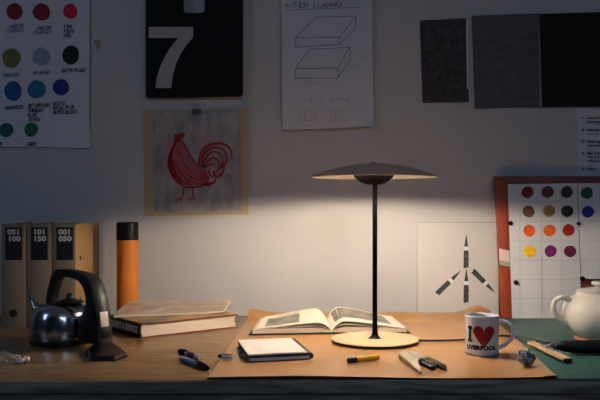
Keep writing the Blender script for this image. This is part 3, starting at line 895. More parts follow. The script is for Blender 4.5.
bm = NB(); tpoly(bm, [(397.6, 350.8), (403, 350), (412, 350.6), (422, 354.5), (427.5, 357.6), (421, 358.2), (418, 360), (419.5, 363.5), (421.5, 367.2), (419.8, 368.0), (409, 360.8), (400, 354.6)],
      0.001, 0.014, [0.014, 0.0145, 0.015, 0.015, 0.013, 0.014, 0.015, 0.012, 0.006, 0.006, 0.012, 0.014])
obj('handle', bm, M['steel'], mt, bevel=0.0006, smooth=35)
bm = NB(); tpoly(bm, [(423, 356.5), (428, 357.0), (436, 359.2), (446.5, 363.6), (447, 366.6), (441, 365.2), (434, 361.8), (427, 359.2)],
      0.001, 0.011, [0.012, 0.012, 0.010, 0.007, 0.003, 0.008, 0.010, 0.011])
obj('prong', bm, M['dark_steel'], mt, label='dark curved prong', bevel=0.0005)
bm = NB(); tpoly(bm, [(419, 358.8), (424, 358.2), (436, 364.0), (434.4, 366.4), (430, 366.2), (420, 361.4)], 0.001, 0.009); obj('jaw', bm, M['dark_steel'], mt, label='dark jaw between the prongs', bevel=0.0005)
bm = NB(); capsule_between(bm, TT(421, 358.6, 0.0115), TT(433, 363.2, 0.0105), [(0.0012, 0), (0.0018, 0.1), (0.0018, 0.9), (0.0012, 1)], 10); obj('spring', bm, M['chrome_band'], mt)
for q in ((409.5, 353.2), (412.5, 354.6)):
    bm = NB(); p_ = TT(q[0], q[1], 0.0150); lathe(bm, [(0, -0.002), (0.0016, -0.002), (0.0016, 0.0004), (0.0010, 0.0008), (0, 0.0008)], p_, 12); obj('rivet', bm, M['dark_steel'], mt)

# crumpled foil
def rough_ball(c_, r_, sd, sc=(1, 1, 1), amp=0.28, sub=3, step=None):
    b = NB(); bmesh.ops.create_icosphere(b, subdivisions=sub, radius=1.0)
    for v in b.verts:
        n_ = v.co.normalized()
        k = 1 + amp * noise.cell(n_*2.3 + Vector((sd, 0, 0))) * 0.35 + amp * noise.noise(n_*2.6 + Vector((sd, 3, 1)))
        v.co = Vector((n_.x*sc[0], n_.y*sc[1], n_.z*sc[2])) * r_ * k + Vector(c_)
    return b
p_ = T(528.5, 366.5, 0.006)
zf = TZ + BH(p_.x, p_.y)
foil = thing('foil_ball', 'crumpled ball of blue and silver foil beside the mug', 'foil', Vector((p_.x, p_.y + 0.012, zf)))
bm = rough_ball((p_.x, p_.y + 0.014, zf + 0.0165), 0.0172, 3.0, (1.08, 1, 0.92)); obj('crumpled_ball', bm, M['foil'], foil, smooth=0)
bm = rough_ball((p_.x - 0.0095, p_.y + 0.010, zf + 0.0305), 0.0080, 7.0, (1.5, 1, 0.8)); obj('folded_tip', bm, M['foil'], foil, label='silver folded tip', smooth=0)
bm = rough_ball((p_.x + 0.0045, p_.y + 0.012, zf + 0.034), 0.0042, 9.0, (0.7, 0.8, 1.9)); obj('twisted_end', bm, M['foil'], foil, smooth=0)

# ------------------------------------------------------------------ mug
mx_, my_ = 0.4555, 1.980
mz = TZ + BH(mx_, my_) + 0.0005
mug = thing('mug', 'white ceramic mug printed with a red heart and black lettering', 'mug', (mx_, my_, mz))
mr, mh = 0.0417, 0.0975
bm = NB()
lathe(bm, [(0, 0.002), (mr - 0.006, 0.002), (mr - 0.005, 0), (mr - 0.002, 0.0008), (mr + 0.0004, 0.004), (mr, 0.010), (mr - 0.0004, 0.05), (mr, mh - 0.008), (mr + 0.001, mh - 0.001), (mr, mh), (mr - 0.0025, mh - 0.0004),
           (mr - 0.0038, mh - 0.006), (mr - 0.004, 0.012), (mr - 0.009, 0.006), (0, 0.005)], (mx_, my_, mz), 64)
obj('cup', bm, M['mug'], mug, smooth=60)
bm = NB()
hd = Vector((0.93, -0.36, 0)).normalized(); c0 = Vector((mx_, my_, mz))
hp = [(mr - 0.002, 0.083), (mr + 0.012, 0.0835), (mr + 0.026, 0.077), (mr + 0.0345, 0.062), (mr + 0.033, 0.046), (mr + 0.020, 0.031), (mr + 0.008, 0.022), (mr - 0.002, 0.0175)]
tube(bm, [c0 + hd*a + Vector((0, 0, z)) for a, z in hp], [0.0062, 0.0052, 0.0050, 0.0050, 0.0050, 0.0050, 0.0052, 0.0058], 14, 6)
obj('handle', bm, M['mug'], mug, smooth=60)
def on_mug(x, z, e=0.0004):
    """x: arc length to the right of the side facing the viewer"""
    view = math.atan2(-my_, -mx_)
    a = view + x / mr
    rr = mr + e
    return Vector((mx_ + rr*math.cos(a), my_ + rr*math.sin(a), mz + z))
bm = NB(); n = 44
def heart_lim(t):   # t -1..1
    x = abs(t)
    top_ = (math.sqrt(max(0, 1 - (2*x - 1)**2))) * 0.5
    bot_ = -1.30 * (1 - x**1.25) ** 0.92
    return top_, bot_
hc, hs, hzc = 0.0050, 0.0282, 0.0605
for i in range(n):
    t0, t1 = -1 + 2*i/n, -1 + 2*(i+1)/n
    a, b = heart_lim(t0), heart_lim(t1)
    ys0 = [a[1] + (a[0]-a[1])*k/6 for k in range(7)]; ys1 = [b[1] + (b[0]-b[1])*k/6 for k in range(7)]
    for k in range(6):
        f_ = [on_mug(hc + t0*hs, hzc + ys0[k]*hs), on_mug(hc + t1*hs, hzc + ys1[k]*hs), on_mug(hc + t1*hs, hzc + ys1[k+1]*hs), on_mug(hc + t0*hs, hzc + ys0[k+1]*hs)]
        bm.faces.new([bm.verts.new(p) for p in f_])
bmesh.ops.remove_doubles(bm, verts=bm.verts, dist=1e-6)
obj('heart', bm, M['heart'], mug, smooth=0, label='red heart')
bm = NB()
def strip(bm, x0, x1, z0, z1):
    k = 4
    for i in range(k):
        xa, xb = x0 + (x1-x0)*i/k, x0 + (x1-x0)*(i+1)/k
        bm.faces.new([bm.verts.new(on_mug(*q)) for q in ((xa, z0), (xb, z0), (xb, z1), (xa, z1))])
ic = -0.0320
strip(bm, ic - 0.0042, ic + 0.0042, 0.040, 0.067); strip(bm, ic - 0.0075, ic + 0.0075, 0.034, 0.041); strip(bm, ic - 0.0075, ic + 0.0075, 0.066, 0.073)
type_text(bm, 'LIVERPOOL', -0.0035, 0.0165, 0.0098, lambda x, z: on_mug(x, z), 0.12, 1.02, 'CENTER', 1.12, up=1)
obj('lettering', bm, M['mug_ink'], mug, smooth=0)

# ------------------------------------------------------------------ squeegee on the mat
sz = TZ + 0.0025
sq = thing('squeegee', 'squeegee with a pale wooden bar and a thick black handle on the mat', 'squeegee', (0.66, 1.98, sz))
s0 = Vector((0.6155, 2.100, sz)); s1 = Vector((0.6335, 1.862, sz))
sd_ = (s1 - s0).normalized(); sn_ = Vector((-sd_.y, sd_.x, 0))
def sbox(bm, t0, t1, w0, w1, z0, z1):
    L_ = (s1 - s0).length
    P_ = lambda t, w_, z: s0 + sd_*L_*t + sn_*w_ + Vector((0, 0, z))
    hexa(bm, [P_(t0,w0,z0), P_(t1,w0,z0), P_(t1,w1,z0), P_(t0,w1,z0)], [P_(t0,w0,z1), P_(t1,w0,z1), P_(t1,w1,z1), P_(t0,w1,z1)])
bm = NB(); sbox(bm, 0, 0.985, -0.0125, 0.0075, 0.0050, 0.0125); obj('bar', bm, M['wood_bar'], sq, bevel=0.0015)
bm = NB(); sbox(bm, 0.002, 1.0, -0.006, 0.006, 0.0004, 0.0052); obj('rubber_blade', bm, M['rubber'], sq, bevel=0.0008)
bm = NB(); sbox(bm, 0.984, 1.0, -0.0120, 0.0075, 0.0052, 0.0120); obj('end_cap', bm, M['rubber'], sq, bevel=0.0008)
hp0 = Vector((0.6215, 1.985, sz + 0.015)); 
bm = NB()
hexa(bm, [(0.6120, 2.010, sz + 0.0127), (0.6240, 1.950, sz + 0.0127), (0.6340, 1.957, sz + 0.0127), (0.6220, 2.020, sz + 0.0127)][::1],
         [(0.6140, 2.005, sz + 0.018), (0.6260, 1.962, sz + 0.018), (0.6340, 1.965, sz + 0.019), (0.6230, 2.012, sz + 0.019)])
obj('clamp_plate', bm, M['chrome_band'], sq, bevel=0.0008)
bm = NB(); tube(bm, [(0.618, 1.985, sz + 0.017), (0.633, 1.982, sz + 0.022), (0.652, 1.980, sz + 0.022)], [0.0045, 0.007, 0.010], 12, 4); obj('ferrule', bm, M['chrome_band'], sq)
bm = NB(); tube(bm, [(0.640, 1.981, sz + 0.0210), (0.662, 1.981, sz + 0.0200), (0.70, 1.982, sz + 0.0185), (0.78, 1.986, sz + 0.0180), (0.86, 1.990, sz + 0.0180), (0.93, 1.994, sz + 0.0180)], [0.0085, 0.0140, 0.0165, 0.0170, 0.0175, 0.0165], 20, 5)
obj('grip', bm, M['rubber'], sq, label='thick black tape-wrapped grip', smooth=50)

# ------------------------------------------------------------------ teapot on a wooden coaster
tx, ty = 0.826, 2.192
cz = TZ + 0.0027
bm = NB(); lathe(bm, [(0, 0), (0.060, 0), (0.062, 0.001), (0.062, 0.0065), (0.060, 0.0080), (0, 0.0080)], (tx, ty, cz), 56)
obj('coaster', bm, M['coaster'], None, 'round wooden coaster under the white teapot', 'coaster', smooth=35)
pz = cz + 0.0083
pot = thing('teapot', 'white glazed round teapot on a coaster at the right edge', 'teapot', (tx, ty, pz))
PC = (tx, ty, pz)
body = [(0, 0.003), (0.050, 0.003), (0.053, 0), (0.058, 0.0015), (0.066, 0.008), (0.080, 0.022), (0.091, 0.040), (0.096, 0.060), (0.095, 0.078), (0.088, 0.095), (0.076, 0.108), (0.066, 0.1145), (0.0605, 0.117), (0.0590, 0.121), (0.0600, 0.126), (0.0575, 0.1265), (0.055, 0.121)]
bm = NB(); lathe(bm, body, PC, 72); obj('pot_body', bm, M['teapot'], pot, smooth=60)
bm = NB(); lathe(bm, [(0.0, 0.123), (0.057, 0.1265), (0.0585, 0.128), (0.057, 0.1295), (0.045, 0.1325), (0.022, 0.1365), (0.011, 0.1375), (0.0085, 0.1395), (0.0125, 0.1420), (0.0170, 0.1450), (0.0182, 0.1490), (0.0158, 0.1530), (0.0090, 0.1548), (0, 0.155)], PC, 56)
obj('lid', bm, M['teapot'], pot, smooth=60)
P0 = Vector(PC)
hp = [(-0.084, 0.098), (-0.098, 0.110), (-0.118, 0.113), (-0.136, 0.101), (-0.140, 0.080), (-0.129, 0.060), (-0.110, 0.046), (-0.088, 0.037)]
bm = NB(); tube(bm, [P0 + Vector((a*0.93 + 0.003, -0.01, z*0.97)) for a, z in hp], [0.0085, 0.0078, 0.0075, 0.0078, 0.0078, 0.0075, 0.0075, 0.0085], 16, 6); obj('handle', bm, M['teapot'], pot, smooth=60)
bm = NB(); tube(bm, [P0 + Vector(q) for q in ((0.080, 0.004, 0.045), (0.110, 0.006, 0.060), (0.128, 0.007, 0.085), (0.148, 0.008, 0.112))], [0.024, 0.018, 0.013, 0.010], 18, 6); obj('spout', bm, M['teapot'], pot, smooth=60)

# ------------------------------------------------------------------ kettle
KX, KY = -0.6514, 2.165
kt = thing('electric_kettle', 'chrome electric kettle with a tall black handle in front of the files', 'kettle', (KX, KY, TZ))
KC = Vector((KX, KY, TZ))
bm = NB(); lathe(bm, [(0, 0.0008), (0.080, 0.0008), (0.0835, 0.003), (0.0845, 0.010), (0.0825, 0.0125), (0, 0.0126)], KC, 64)
obj('foot_ring', bm, M['black_plastic'], kt, smooth=40)
bm = NB(); lathe(bm, [(0, 0.0128), (0.0825, 0.0128), (0.0845, 0.016), (0.0850, 0.030), (0.0838, 0.055), (0.0815, 0.073), (0.0780, 0.086), (0.0715, 0.0965), (0.060, 0.1035), (0.044, 0.1080), (0.024, 0.1105), (0, 0.1115)], KC, 80)
obj('pot_body', bm, M['chrome'], kt, smooth=60)
bm = NB(); lathe(bm, [(0.0, 0.108), (0.034, 0.1095), (0.0365, 0.112), (0.033, 0.1150), (0.022, 0.118), (0.012, 0.121), (0.0095, 0.126), (0.0105, 0.131), (0.007, 0.1365), (0, 0.1375)], KC + Vector((0.024, -0.008, 0)), 40)
obj('lid_knob', bm, M['black_plastic'], kt, smooth=50)
ka = math.radians(-41); kd = Vector((math.cos(ka), math.sin(ka), 0)); kn = Vector((-math.sin(ka), math.cos(ka), 0))  # handle plane, its normal (away from the viewer)
HC = Vector((-0.645, 2.165, TZ))
def hw(s): return 0.0115 + 0.0105 * sstep((s - 0.03) / 0.13)       # half width of the handle
def K(s, z, o=0.0): return HC + kd*s + kn*o + Vector((0, 0, z))
bm = NB(); sdv = Vector((-0.93, 0.36, 0)).normalized()
tube(bm, [KC + sdv*0.064 + Vector((0, 0, 0.066)), KC + sdv*0.084 + Vector((0, 0, 0.086)), KC + sdv*0.098 + Vector((0, 0, 0.110)), KC + sdv*0.106 + Vector((0, 0, 0.126))], [0.019, 0.0125, 0.0085, 0.0075], 18, 5)
obj('spout', bm, M['chrome'], kt, smooth=60)
outer = [(-0.082, 0.085), (-0.079, 0.0966), (-0.069, 0.1385), (-0.051, 0.1757), (-0.036, 0.1924), (-0.0115, 0.201), (0.049, 0.201), (0.098, 0.1955), (0.130, 0.1867), (0.1525, 0.167), (0.172, 0.1298), (0.183, 0.084), (0.1897, 0.028), (0.1905, 0.016)]
inner_ = [(0.088, 0.016), (0.088, 0.080), (0.108, 0.088), (0.124, 0.102), (0.130, 0.120), (0.1277, 0.137), (0.114, 0.159), (0.089, 0.1736), (0.049, 0.1794), (0.003, 0.181), (-0.019, 0.172), (-0.031, 0.155), (-0.044, 0.127), (-0.054, 0.100), (-0.056, 0.085)]
oc = catmull([(a, b, 0) for a, b in outer], 3); icv = catmull([(a, b, 0) for a, b in inner_[2:]], 3)
outl = [(p.x, p.y) for p in oc] + inner_[:2] + [(p.x, p.y) for p in icv]
bm = NB(); prism(bm, [Vector((a, z, -1.0)) for a, z in outl], (0, 0, 2.0))
for v in bm.verts:
    q = v.co.copy(); v.co = K(q.x, q.y, q.z * hw(q.x))
bmesh.ops.recalc_face_normals(bm, faces=bm.faces)
obj('handle', bm, [M['black_plastic']], kt, smooth=45, bevel=0.003, segs=3)
# wider grey cheek on the outer rim of the handle
bm = NB()
rim = catmull([(a + 0.0012, b + 0.0003, 0) for a, b in outer[7:]], 4)
Lr, Rr, Lo, Ro = [], [], [], []
for p in rim:
    Lr.append(bm.verts.new(K(p.x, p.y, -0.0180))); Rr.append(bm.verts.new(K(p.x, p.y, 0.0180)))
    Lo.append(bm.verts.new(K(p.x + 0.0012, p.y, -0.0170))); Ro.append(bm.verts.new(K(p.x + 0.0012, p.y, 0.0170)))
for i in range(len(rim) - 1):
    bm.faces.new((Lo[i], Ro[i], Ro[i+1], Lo[i+1])); bm.faces.new((Lr[i], Lo[i], Lo[i+1], Lr[i+1])); bm.faces.new((Ro[i], Rr[i], Rr[i+1], Ro[i+1]))
    bm.faces.new((Rr[i], Lr[i], Lr[i+1], Rr[i+1]))
bm.faces.new((Lr[0], Rr[0], Ro[0], Lo[0])); bm.faces.new((Lo[-1], Ro[-1], Rr[-1], Lr[-1]))
bmesh.ops.recalc_face_normals(bm, faces=bm.faces)
obj('handle_back', bm, M['kettle_side'], kt, label='dark grey outer face of the handle', smooth=60)
def rim_at(z):
    for (a0, z0), (a1, z1) in zip(outer[7:], outer[8:]):
        if z1 <= z <= z0: t = (z0 - z)/(z0 - z1); return a0 + (a1 - a0)*t
    return outer[-1][0]
def rim_panel(z0, z1, o0, o1, thick, nm, m, lab=None):
    b = NB(); q = []
    a0, a1 = rim_at(z0) + 0.0026, rim_at(z1) + 0.0026
    hexa(b, [K(a0, z0, o0), K(a0, z0, o1), K(a1, z1, o1), K(a1, z1, o0)], [K(a0 + thick, z0, o0), K(a0 + thick, z0, o1), K(a1 + thick, z1, o1), K(a1 + thick, z1, o0)])
    bmesh.ops.recalc_face_normals(b, faces=b.faces)
    return obj(nm, b, m, kt, label=lab, bevel=0.0006)
rim_panel(0.062, 0.100, -0.0125, 0.0115, 0.0015, 'switch_plate', M['silver_plate'], 'pale metal plate above the switch')
rim_panel(0.034, 0.058, -0.0125, 0.0125, 0.003, 'switch', M['black_satin'])
# the plug connector pushed in at the foot of the handle
bm = NB()
kb = [D(85.5, 0, 1.985), D(89, 0, 1.900), D(116, 0, 1.900), D(128, 0, 1.960), D(113.5, 0, 2.05), D(95, 0, 2.045)]
bot = [Vector((p.x, p.y, TZ + 0.0008)) for p in kb]
hh = [0.017, 0.012, 0.012, 0.013, 0.022, 0.022]
cen = sum(bot, Vector()) / 6
topp = [Vector((cen.x + (p.x - cen.x)*0.93, cen.y + (p.y - cen.y)*0.93, TZ + h)) for p, h in zip(bot, hh)]
hexa(bm, bot, topp); bmesh.ops.triangulate(bm, faces=[f for f in bm.faces if len(f.verts) > 4])
bmesh.ops.recalc_face_normals(bm, faces=bm.faces)
obj('plug_connector', bm, M['wine'], kt, label='dark glossy connector at the foot of the handle', bevel=0.004, segs=3, smooth=50)

# ------------------------------------------------------------------ earphones
ep = thing('earphones', 'tangled white earphones at the left edge of the desk', 'earphones', T(14, 358))
bm = NB()
e_pts = [T(-14, 357, 0.0015), T(-4, 356, 0.002), T(3, 352, 0.006), T(8, 353, 0.026), T(14, 355, 0.031), T(19, 356, 0.022), T(21.5, 358, 0.009)]
tube(bm, e_pts, 0.0014, 8, 6); obj('cable', bm, M['earbud'], ep)
bm = NB()
e_pts = [T(-14, 361, 0.0015), T(-2, 360, 0.0015), T(4, 354, 0.008), T(9, 355, 0.016), T(13, 357, 0.012), T(17, 359, 0.007)]
tube(bm, e_pts, 0.0014, 8, 6); obj('cable', bm, M['earbud'], ep)
bm = NB()
tube(bm, [T(-10, 359, 0.004), T(-2, 360, 0.004), T(7, 361, 0.0035)], 0.0032, 10, 4); obj('cable_splitter', bm, M['white_plastic'], ep)
for (px, py, dx) in ((20.5, 360.5, 0.0), (26.5, 359.0, 0.0)):
    c_ = T(px, py, 0.0075); v_ = Vector((0.93, -0.25, 0.18)).normalized()
    bm = NB(); capsule_between(bm, c_ - v_*0.011, c_ + v_*0.008, [(0.0015, 0), (0.0048, 0.06), (0.0066, 0.25), (0.0074, 0.45), (0.0070, 0.62), (0.0046, 0.72), (0.0058, 0.80), (0.0052, 0.95), (0.0028, 1.0)], 18)
    obj('earbud', bm, M['earbud'], ep, smooth=60)
    bm = NB(); tube(bm, [c_ - v_*0.006, c_ - v_*0.016 + Vector((0, 0, -0.002)), c_ - v_*0.026 + Vector((0, 0, -0.0042))], [0.0030, 0.0024, 0.0016], 10, 3); obj('earbud_stem', bm, M['white_plastic'], ep)

# ------------------------------------------------------------------ markers
def marker(p0, p1, body_m, label, cap_at_start, band=True, r_=0.0060):
    p0, p1 = Vector(p0), Vector(p1)
    t = thing('marker_pen', label, 'pen', Vector(((p0.x+p1.x)/2, (p0.y+p1.y)/2, TZ)), 'marker pens lying on the desk')
    c = 0.36
    if not cap_at_start: p0, p1 = p1, p0
    b = NB(); capsule_between(b, p0, p1, [(r_*0.7, 0), (r_*0.98, 0.02), (r_*1.05, 0.05), (r_*1.08, c - 0.01), (r_*0.95, c)], 22); obj('cap', b, M['black_satin'], t, smooth=45)
    b = NB(); capsule_between(b, p0, p1, [(r_*0.9, c), (r_, c + 0.01), (r_, 0.96), (r_*0.85, 1.0)], 22); obj('barrel', b, body_m, t, smooth=45)
    if band:
        b = NB(); capsule_between(b, p0, p1, [(r_*1.01, 0.50), (r_*1.03, 0.505), (r_*1.03, 0.80), (r_*1.01, 0.805)], 22); obj('printed_band', b, M['marker_band'], t, smooth=45)
    d_ = (p1 - p0).normalized()
    s_ = Vector((d_.y, -d_.x, 0)); 
    b = NB(); q0 = p0 + d_*0.006 + Vector((0, 0, r_*1.05)); q1 = p0 + d_*((p1-p0).length*(c + 0.10)) + Vector((0, 0, r_*1.25))
    tube(b, [q0, (q0 + q1)/2 + Vector((0, 0, 0.0012)), q1], [0.0013, 0.0016, 0.0012], 8, 3); obj('clip', b, M['black_satin'], t)
    return t
marker(T(179, 351.3, 0.0062), T(199.5, 357.2, 0.0062), M['marker_white'], 'white-bodied marker pen, the rear of the two pens left of the notebook', True)
marker(T(182, 358.5, 0.0062), T(208, 368.5, 0.0062), M['marker_blue'], 'grey-blue marker pen, the front of the two pens left of the notebook', False, band=False)

# ------------------------------------------------------------------ small stick
p0 = T(218.5, 357.5, 0.006); p1 = T(233, 359.2, 0.006)
p1.x -= 0.0; hz = BH(-0.17, 1.95) + 0.0068
p0.z = TZ + hz; p1.z = TZ + hz
us = thing('plastic_stick', 'small white and pale blue plastic stick with a dark tip beside the notebook', 'stationery', Vector(((p0.x+p1.x)/2, (p0.y+p1.y)/2, TZ + hz - 0.006)))
bm = NB(); capsule_between(bm, p0, p1, [(0.0050, 0.28), (0.0060, 0.30), (0.0060, 0.96), (0.0050, 1.0)], 16, 0.9); obj('barrel', bm, M['pale_blue'], us, smooth=45)
bm = NB(); capsule_between(bm, p0, p1, [(0.0030, 0.0), (0.0046, 0.03), (0.0052, 0.26), (0.0046, 0.29)], 16, 0.9); obj('tip', bm, M['black_satin'], us, smooth=45)
dd = (p1 - p0).normalized()
bm = NB(); tube(bm, [p0 + dd*0.012 + Vector((0, 0, 0.0060)), p1 - dd*0.002 + Vector((0, 0, 0.0062))], 0.0010, 8, 1); obj('seam_strip', bm, M['black_satin'], us)

# ------------------------------------------------------------------ things on the wall
# colour swatch poster, top left
po = wall_sheet('swatch_poster', [(-22, -30), (90.5, -30), (90.3, 148), (-22, 147)], 0.004, M['paper_cool'], 'white poster of hand-labelled paint dots at the top left of the wall', 'poster', curl=(0, 0.004))
print_part('poster_edge', po, M['poster_edge'], lambda b: (ribbon(b, [(90.0, -30), (89.8, 147.6)], 0.8, on_wall(0.0044)), ribbon(b, [(-22, 147.4), (89.8, 147.6)], 0.5, on_wall(0.0044))))
sw = [('crimson', (128, 14, 34), 14.5, 11.5, 8.3, 8.2), ('ruby', (132, 10, 28), 41.5, 12, 8.6, 8.8), ('scarlet', (206, 14, 52), 70.2, 11.2, 7.2, 7.6), ('olive', (122, 116, 60), 11.5, 58, 9, 10), ('ice', (142, 158, 184), 41.3, 56.5, 8.8, 9.2),
      ('jet', (10, 10, 12), 70.8, 55, 8.6, 9.4), ('cobalt', (24, 84, 150), 13, 91, 9, 9.6), ('cerulean', (20, 116, 156), 36.5, 89.3, 9, 9.4), ('ultramarine', (20, 34, 128), 61, 87.2, 8, 8.4), ('teal', (14, 92, 84), 6.3, 130, 7, 7.2), ('emerald', (24, 112, 58), 31.2, 129.5, 7, 7)]
for i, (nm, rgb, x, y, rx, ry) in enumerate(sw):
    print_part('paint_dot', po, swatch_mat(nm, rgb), lambda b: flat(b, [W(a, c_, 0.0052) for a, c_ in blob(x, y, rx, ry, 30, i, 0.03)]), label='%s paint dot' % nm)
for lines, x, y in ((('NARCISO', '(TARTAN)', '-'), 6, 24.5), (('NARCISO', '(TARTAN)', '-'), 33.5, 26.5), (('PINK', 'PIANO', 'P20'), 64, 25), (('KODAKOT',), 3.5, 73.5), (('BLABLGO',), 34, 71), (('MATTE BLACK',), 62, 69),
                    (('MARINECO',), 5.5, 106), (('SKY DRYNOW', 'TURQUOI', 'BLUE', '25-201'), 28, 104), (('56-245', 'ROYAL BLUE', 'GUSTO GLOSS'), 53, 101.5), (('NR',), -2, 142.5), (('NIGER',), 26, 142.5)):
    dark = y > 100 or x > 60
    for k, s_ in enumerate(lines):
        if s_ == '-': continue
        print_part('handwriting', po, M['ink'], lambda b: write(b, s_, x + (3 if '(' not in s_ and len(lines) == 3 and x < 60 and x > 0 and x != 53 else 0), y + 3.2 + k*4.6, 3.1, on_wall(0.0052), 0.24 if dark else 0.17, cw=2.3, jitter=0.08, slope=-0.03))
# tape scrap
bm = NB(); prism(bm, [W(93.3, 40, 0.0006), W(101, 40.5, 0.0006), W(100, 46, 0.0006), W(98, 51.5, 0.0006), W(96.5, 48, 0.0006)], (0, 0.0005, 0))
obj('tape_scrap', bm, M['beige_tape'], None, 'torn scrap of beige tape right of the paint dot poster', 'tape')
# calendar plate with a 7
cal = thing('flip_calendar', 'black hanging calendar plate showing a grey number 7', 'calendar', W(194.5, 97.5, 0.02))
def rrect(x0, y0, x1, y1, r, n=5, corners=(1,1,1,1)):
    out = []
    for (cx, cy, a0, on) in ((x1 - r, y0 + r, -90, corners[1]), (x1 - r, y1 - r, 0, corners[2]), (x0 + r, y1 - r, 90, corners[3]), (x0 + r, y0 + r, 180, corners[0])):
        for k in range(n+1):
            a = math.radians(a0 + 90*k/n); out.append((cx + r*math.cos(a), cy + r*math.sin(a)))
    return out
# outline with the hook notch open towards the top
L0, R0, T0, B_ = 145.8, 243.2, -22.0, 97.3
pts = [(L0 + 1.5, T0), (183.6, T0), (183.6, 9), (184.4, 12), (187, 12.8), (201.5, 12.8), (204.2, 12), (204.8, 9), (204.8, T0), (R0 - 1.5, T0), (R0, T0 + 1.5), (R0 - 0.2, 93), (R0 - 1.0, 95.6), (R0 - 3.2, 96.2), (150, 97.8), (146.8, 97.2), (L0, 94.5), (L0, T0 + 1.5)]
bm = NB(); prism(bm, [W(a, b, 0.028) for a, b in pts], (0, 0.006, 0)); obj('plate', bm, M['plate_black'], cal, smooth=35)
bm = NB(); box(bm, W(170, -12, 0.0220), W(218, -18, 0.0)); obj('wall_bracket', bm, M['black_matte'], cal)
x7 = lambda a: 130 + a/3.636; y7 = lambda b: b/3.636
seven = [(68, 98), (230, 98), (230, 136), (206, 162), (184, 196), (166, 236), (155, 278), (150, 320), (92, 320), (98, 280), (112, 238), (132, 196), (158, 158), (176, 138), (68, 138)]
print_part('number_seven', cal, M['grey_print'], lambda b: flat(b, [W(x7(a), y7(c_), 0.0292) for a, c_ in seven]), label='large grey figure 7')

# rooster print on card with a clip
card = thing('rooster_print', 'red rooster print under a polythene sleeve on beige card', 'picture', W(196, 215, 0.004))
def sheet_part(nm, corners, off, m, thick=0.0008):
    tl, tr, br, bl = corners
    b = NB()
    slab(b, lambda u, v: W((tl[0]*(1-u)+tr[0]*u)*(1-v)+(bl[0]*(1-u)+br[0]*u)*v, (tl[1]*(1-u)+tr[1]*u)*(1-v)+(bl[1]*(1-u)+br[1]*u)*v, off), 12, 12, (0, thick, 0))
    return obj(nm, b, m, card, smooth=50)
sheet_part('backing_card', [(143.5, 110.5), (247.5, 109.5), (248.5, 214.5), (144.5, 216)], 0.006, M['beige_card'], 0.002)
slv = sheet_part('sleeve', [(153, 112), (239, 111), (242, 211), (154, 212)], 0.0085, M['polythene'])
rx_ = lambda a: 130 + a/2.857; ry_ = lambda b: 90 + b/2.857
RP = lambda a, b: W(rx_(a), ry_(b), 0.0102)
def RO(off): return lambda a, b: W(rx_(a), ry_(b), off)
for bx_, by_, brx, bry, bs in ((112, 175, 16, 34, 5), (225, 148, 48, 16, 6)):
    print_part('colour_haze', slv, M['rooster_haze'], lambda b: flat(b, [W(rx_(a), ry_(c_), 0.0094) for a, c_ in blob(bx_, by_, brx, bry, 24, bs, 0.1)]))
bodyp = catmull([(a, b, 0) for a, b in [(128, 146), (150, 144), (160, 162), (172, 186), (188, 208), (204, 222), (222, 240), (226, 258), (208, 272), (184, 279), (156, 278), (136, 264), (121, 244), (112, 216), (112, 190), (120, 168), (128, 146)]], 4)
print_part('rooster_body', slv, M['rooster_wash'], lambda b: flat(b, [RO(0.0098)(p.x, p.y) for p in bodyp[:-1]]))
def rooster(b):
    pl = RP
    tp = lambda w0: (lambda t: 1.25 * w0 * (0.35 + 0.65*math.sin(PI*min(1, max(0, t*0.9 + 0.1)))))
    flat(b, [pl(a, c_) for a, c_ in [(124, 131), (130, 126), (136, 128), (141, 122), (146, 126), (152, 121), (157, 126), (155, 133), (148, 137), (146, 148), (136, 150), (128, 152), (124, 145), (129, 140)]])
    flat(b, [pl(a, c_) for a, c_ in [(128, 150), (132, 150), (131, 160), (127, 163), (125, 157)]])
    for st, wd in (([(128, 150), (118, 175), (111, 200), (114, 225), (124, 248), (140, 266), (158, 277)], 7), ([(124, 168), (117, 195), (120, 225), (132, 250), (152, 270)], 7), ([(122, 200), (128, 232), (146, 256), (170, 272)], 6),
                   ([(132, 215), (146, 240), (168, 258), (190, 268)], 4), ([(150, 146), (160, 166), (174, 190), (190, 210), (204, 220)], 3.5), ([(150, 278), (180, 279), (210, 272), (226, 262)], 5),
                   ([(150, 200), (160, 220), (176, 236), (196, 244)], 3), ([(142, 176), (150, 200), (158, 214)], 2.5), ([(160, 236), (180, 252), (204, 256)], 3.5), ([(136, 160), (140, 180), (148, 196)], 2),
                   ([(152, 280), (152, 296), (148, 308)], 3.5), ([(178, 279), (180, 295), (180, 307)], 3.5), ([(148, 307), (136, 314), (124, 320)], 3.5), ([(148, 307), (146, 316), (138, 325)], 2.5), ([(148, 307), (158, 314)], 3), ([(180, 306), (170, 312), (162, 315)], 3), ([(180, 306), (184, 313), (190, 314)], 3),
                   ([(200, 222), (198, 200), (204, 178), (218, 162), (240, 154), (264, 154), (282, 164), (290, 180), (290, 196)], 6), ([(206, 218), (206, 196), (216, 176), (234, 166), (256, 166), (272, 178), (276, 194)], 6),
                   ([(208, 220), (214, 198), (226, 182), (244, 176), (260, 186), (264, 202)], 5), ([(210, 224), (222, 204), (236, 194), (250, 200), (254, 212), (248, 224)], 5), ([(206, 226), (222, 216), (238, 212), (246, 222)], 4.5),
                   ([(276, 190), (276, 204), (266, 216), (256, 226)], 6), ([(264, 200), (262, 216), (250, 230), (238, 236)], 5), ([(270, 216), (266, 232), (254, 244)], 5), ([(204, 230), (206, 246), (216, 260)], 4), ([(214, 228), (216, 244), (228, 256)], 4.5),
                   ([(224, 228), (228, 242), (240, 252)], 4.5), ([(236, 232), (244, 246), (258, 246), (266, 236)], 5), ([(216, 262), (228, 268), (240, 262), (246, 252)], 6), ([(206, 264), (218, 272), (232, 270)], 6)):
        ribbon(b, st, tp(wd), pl, 5)
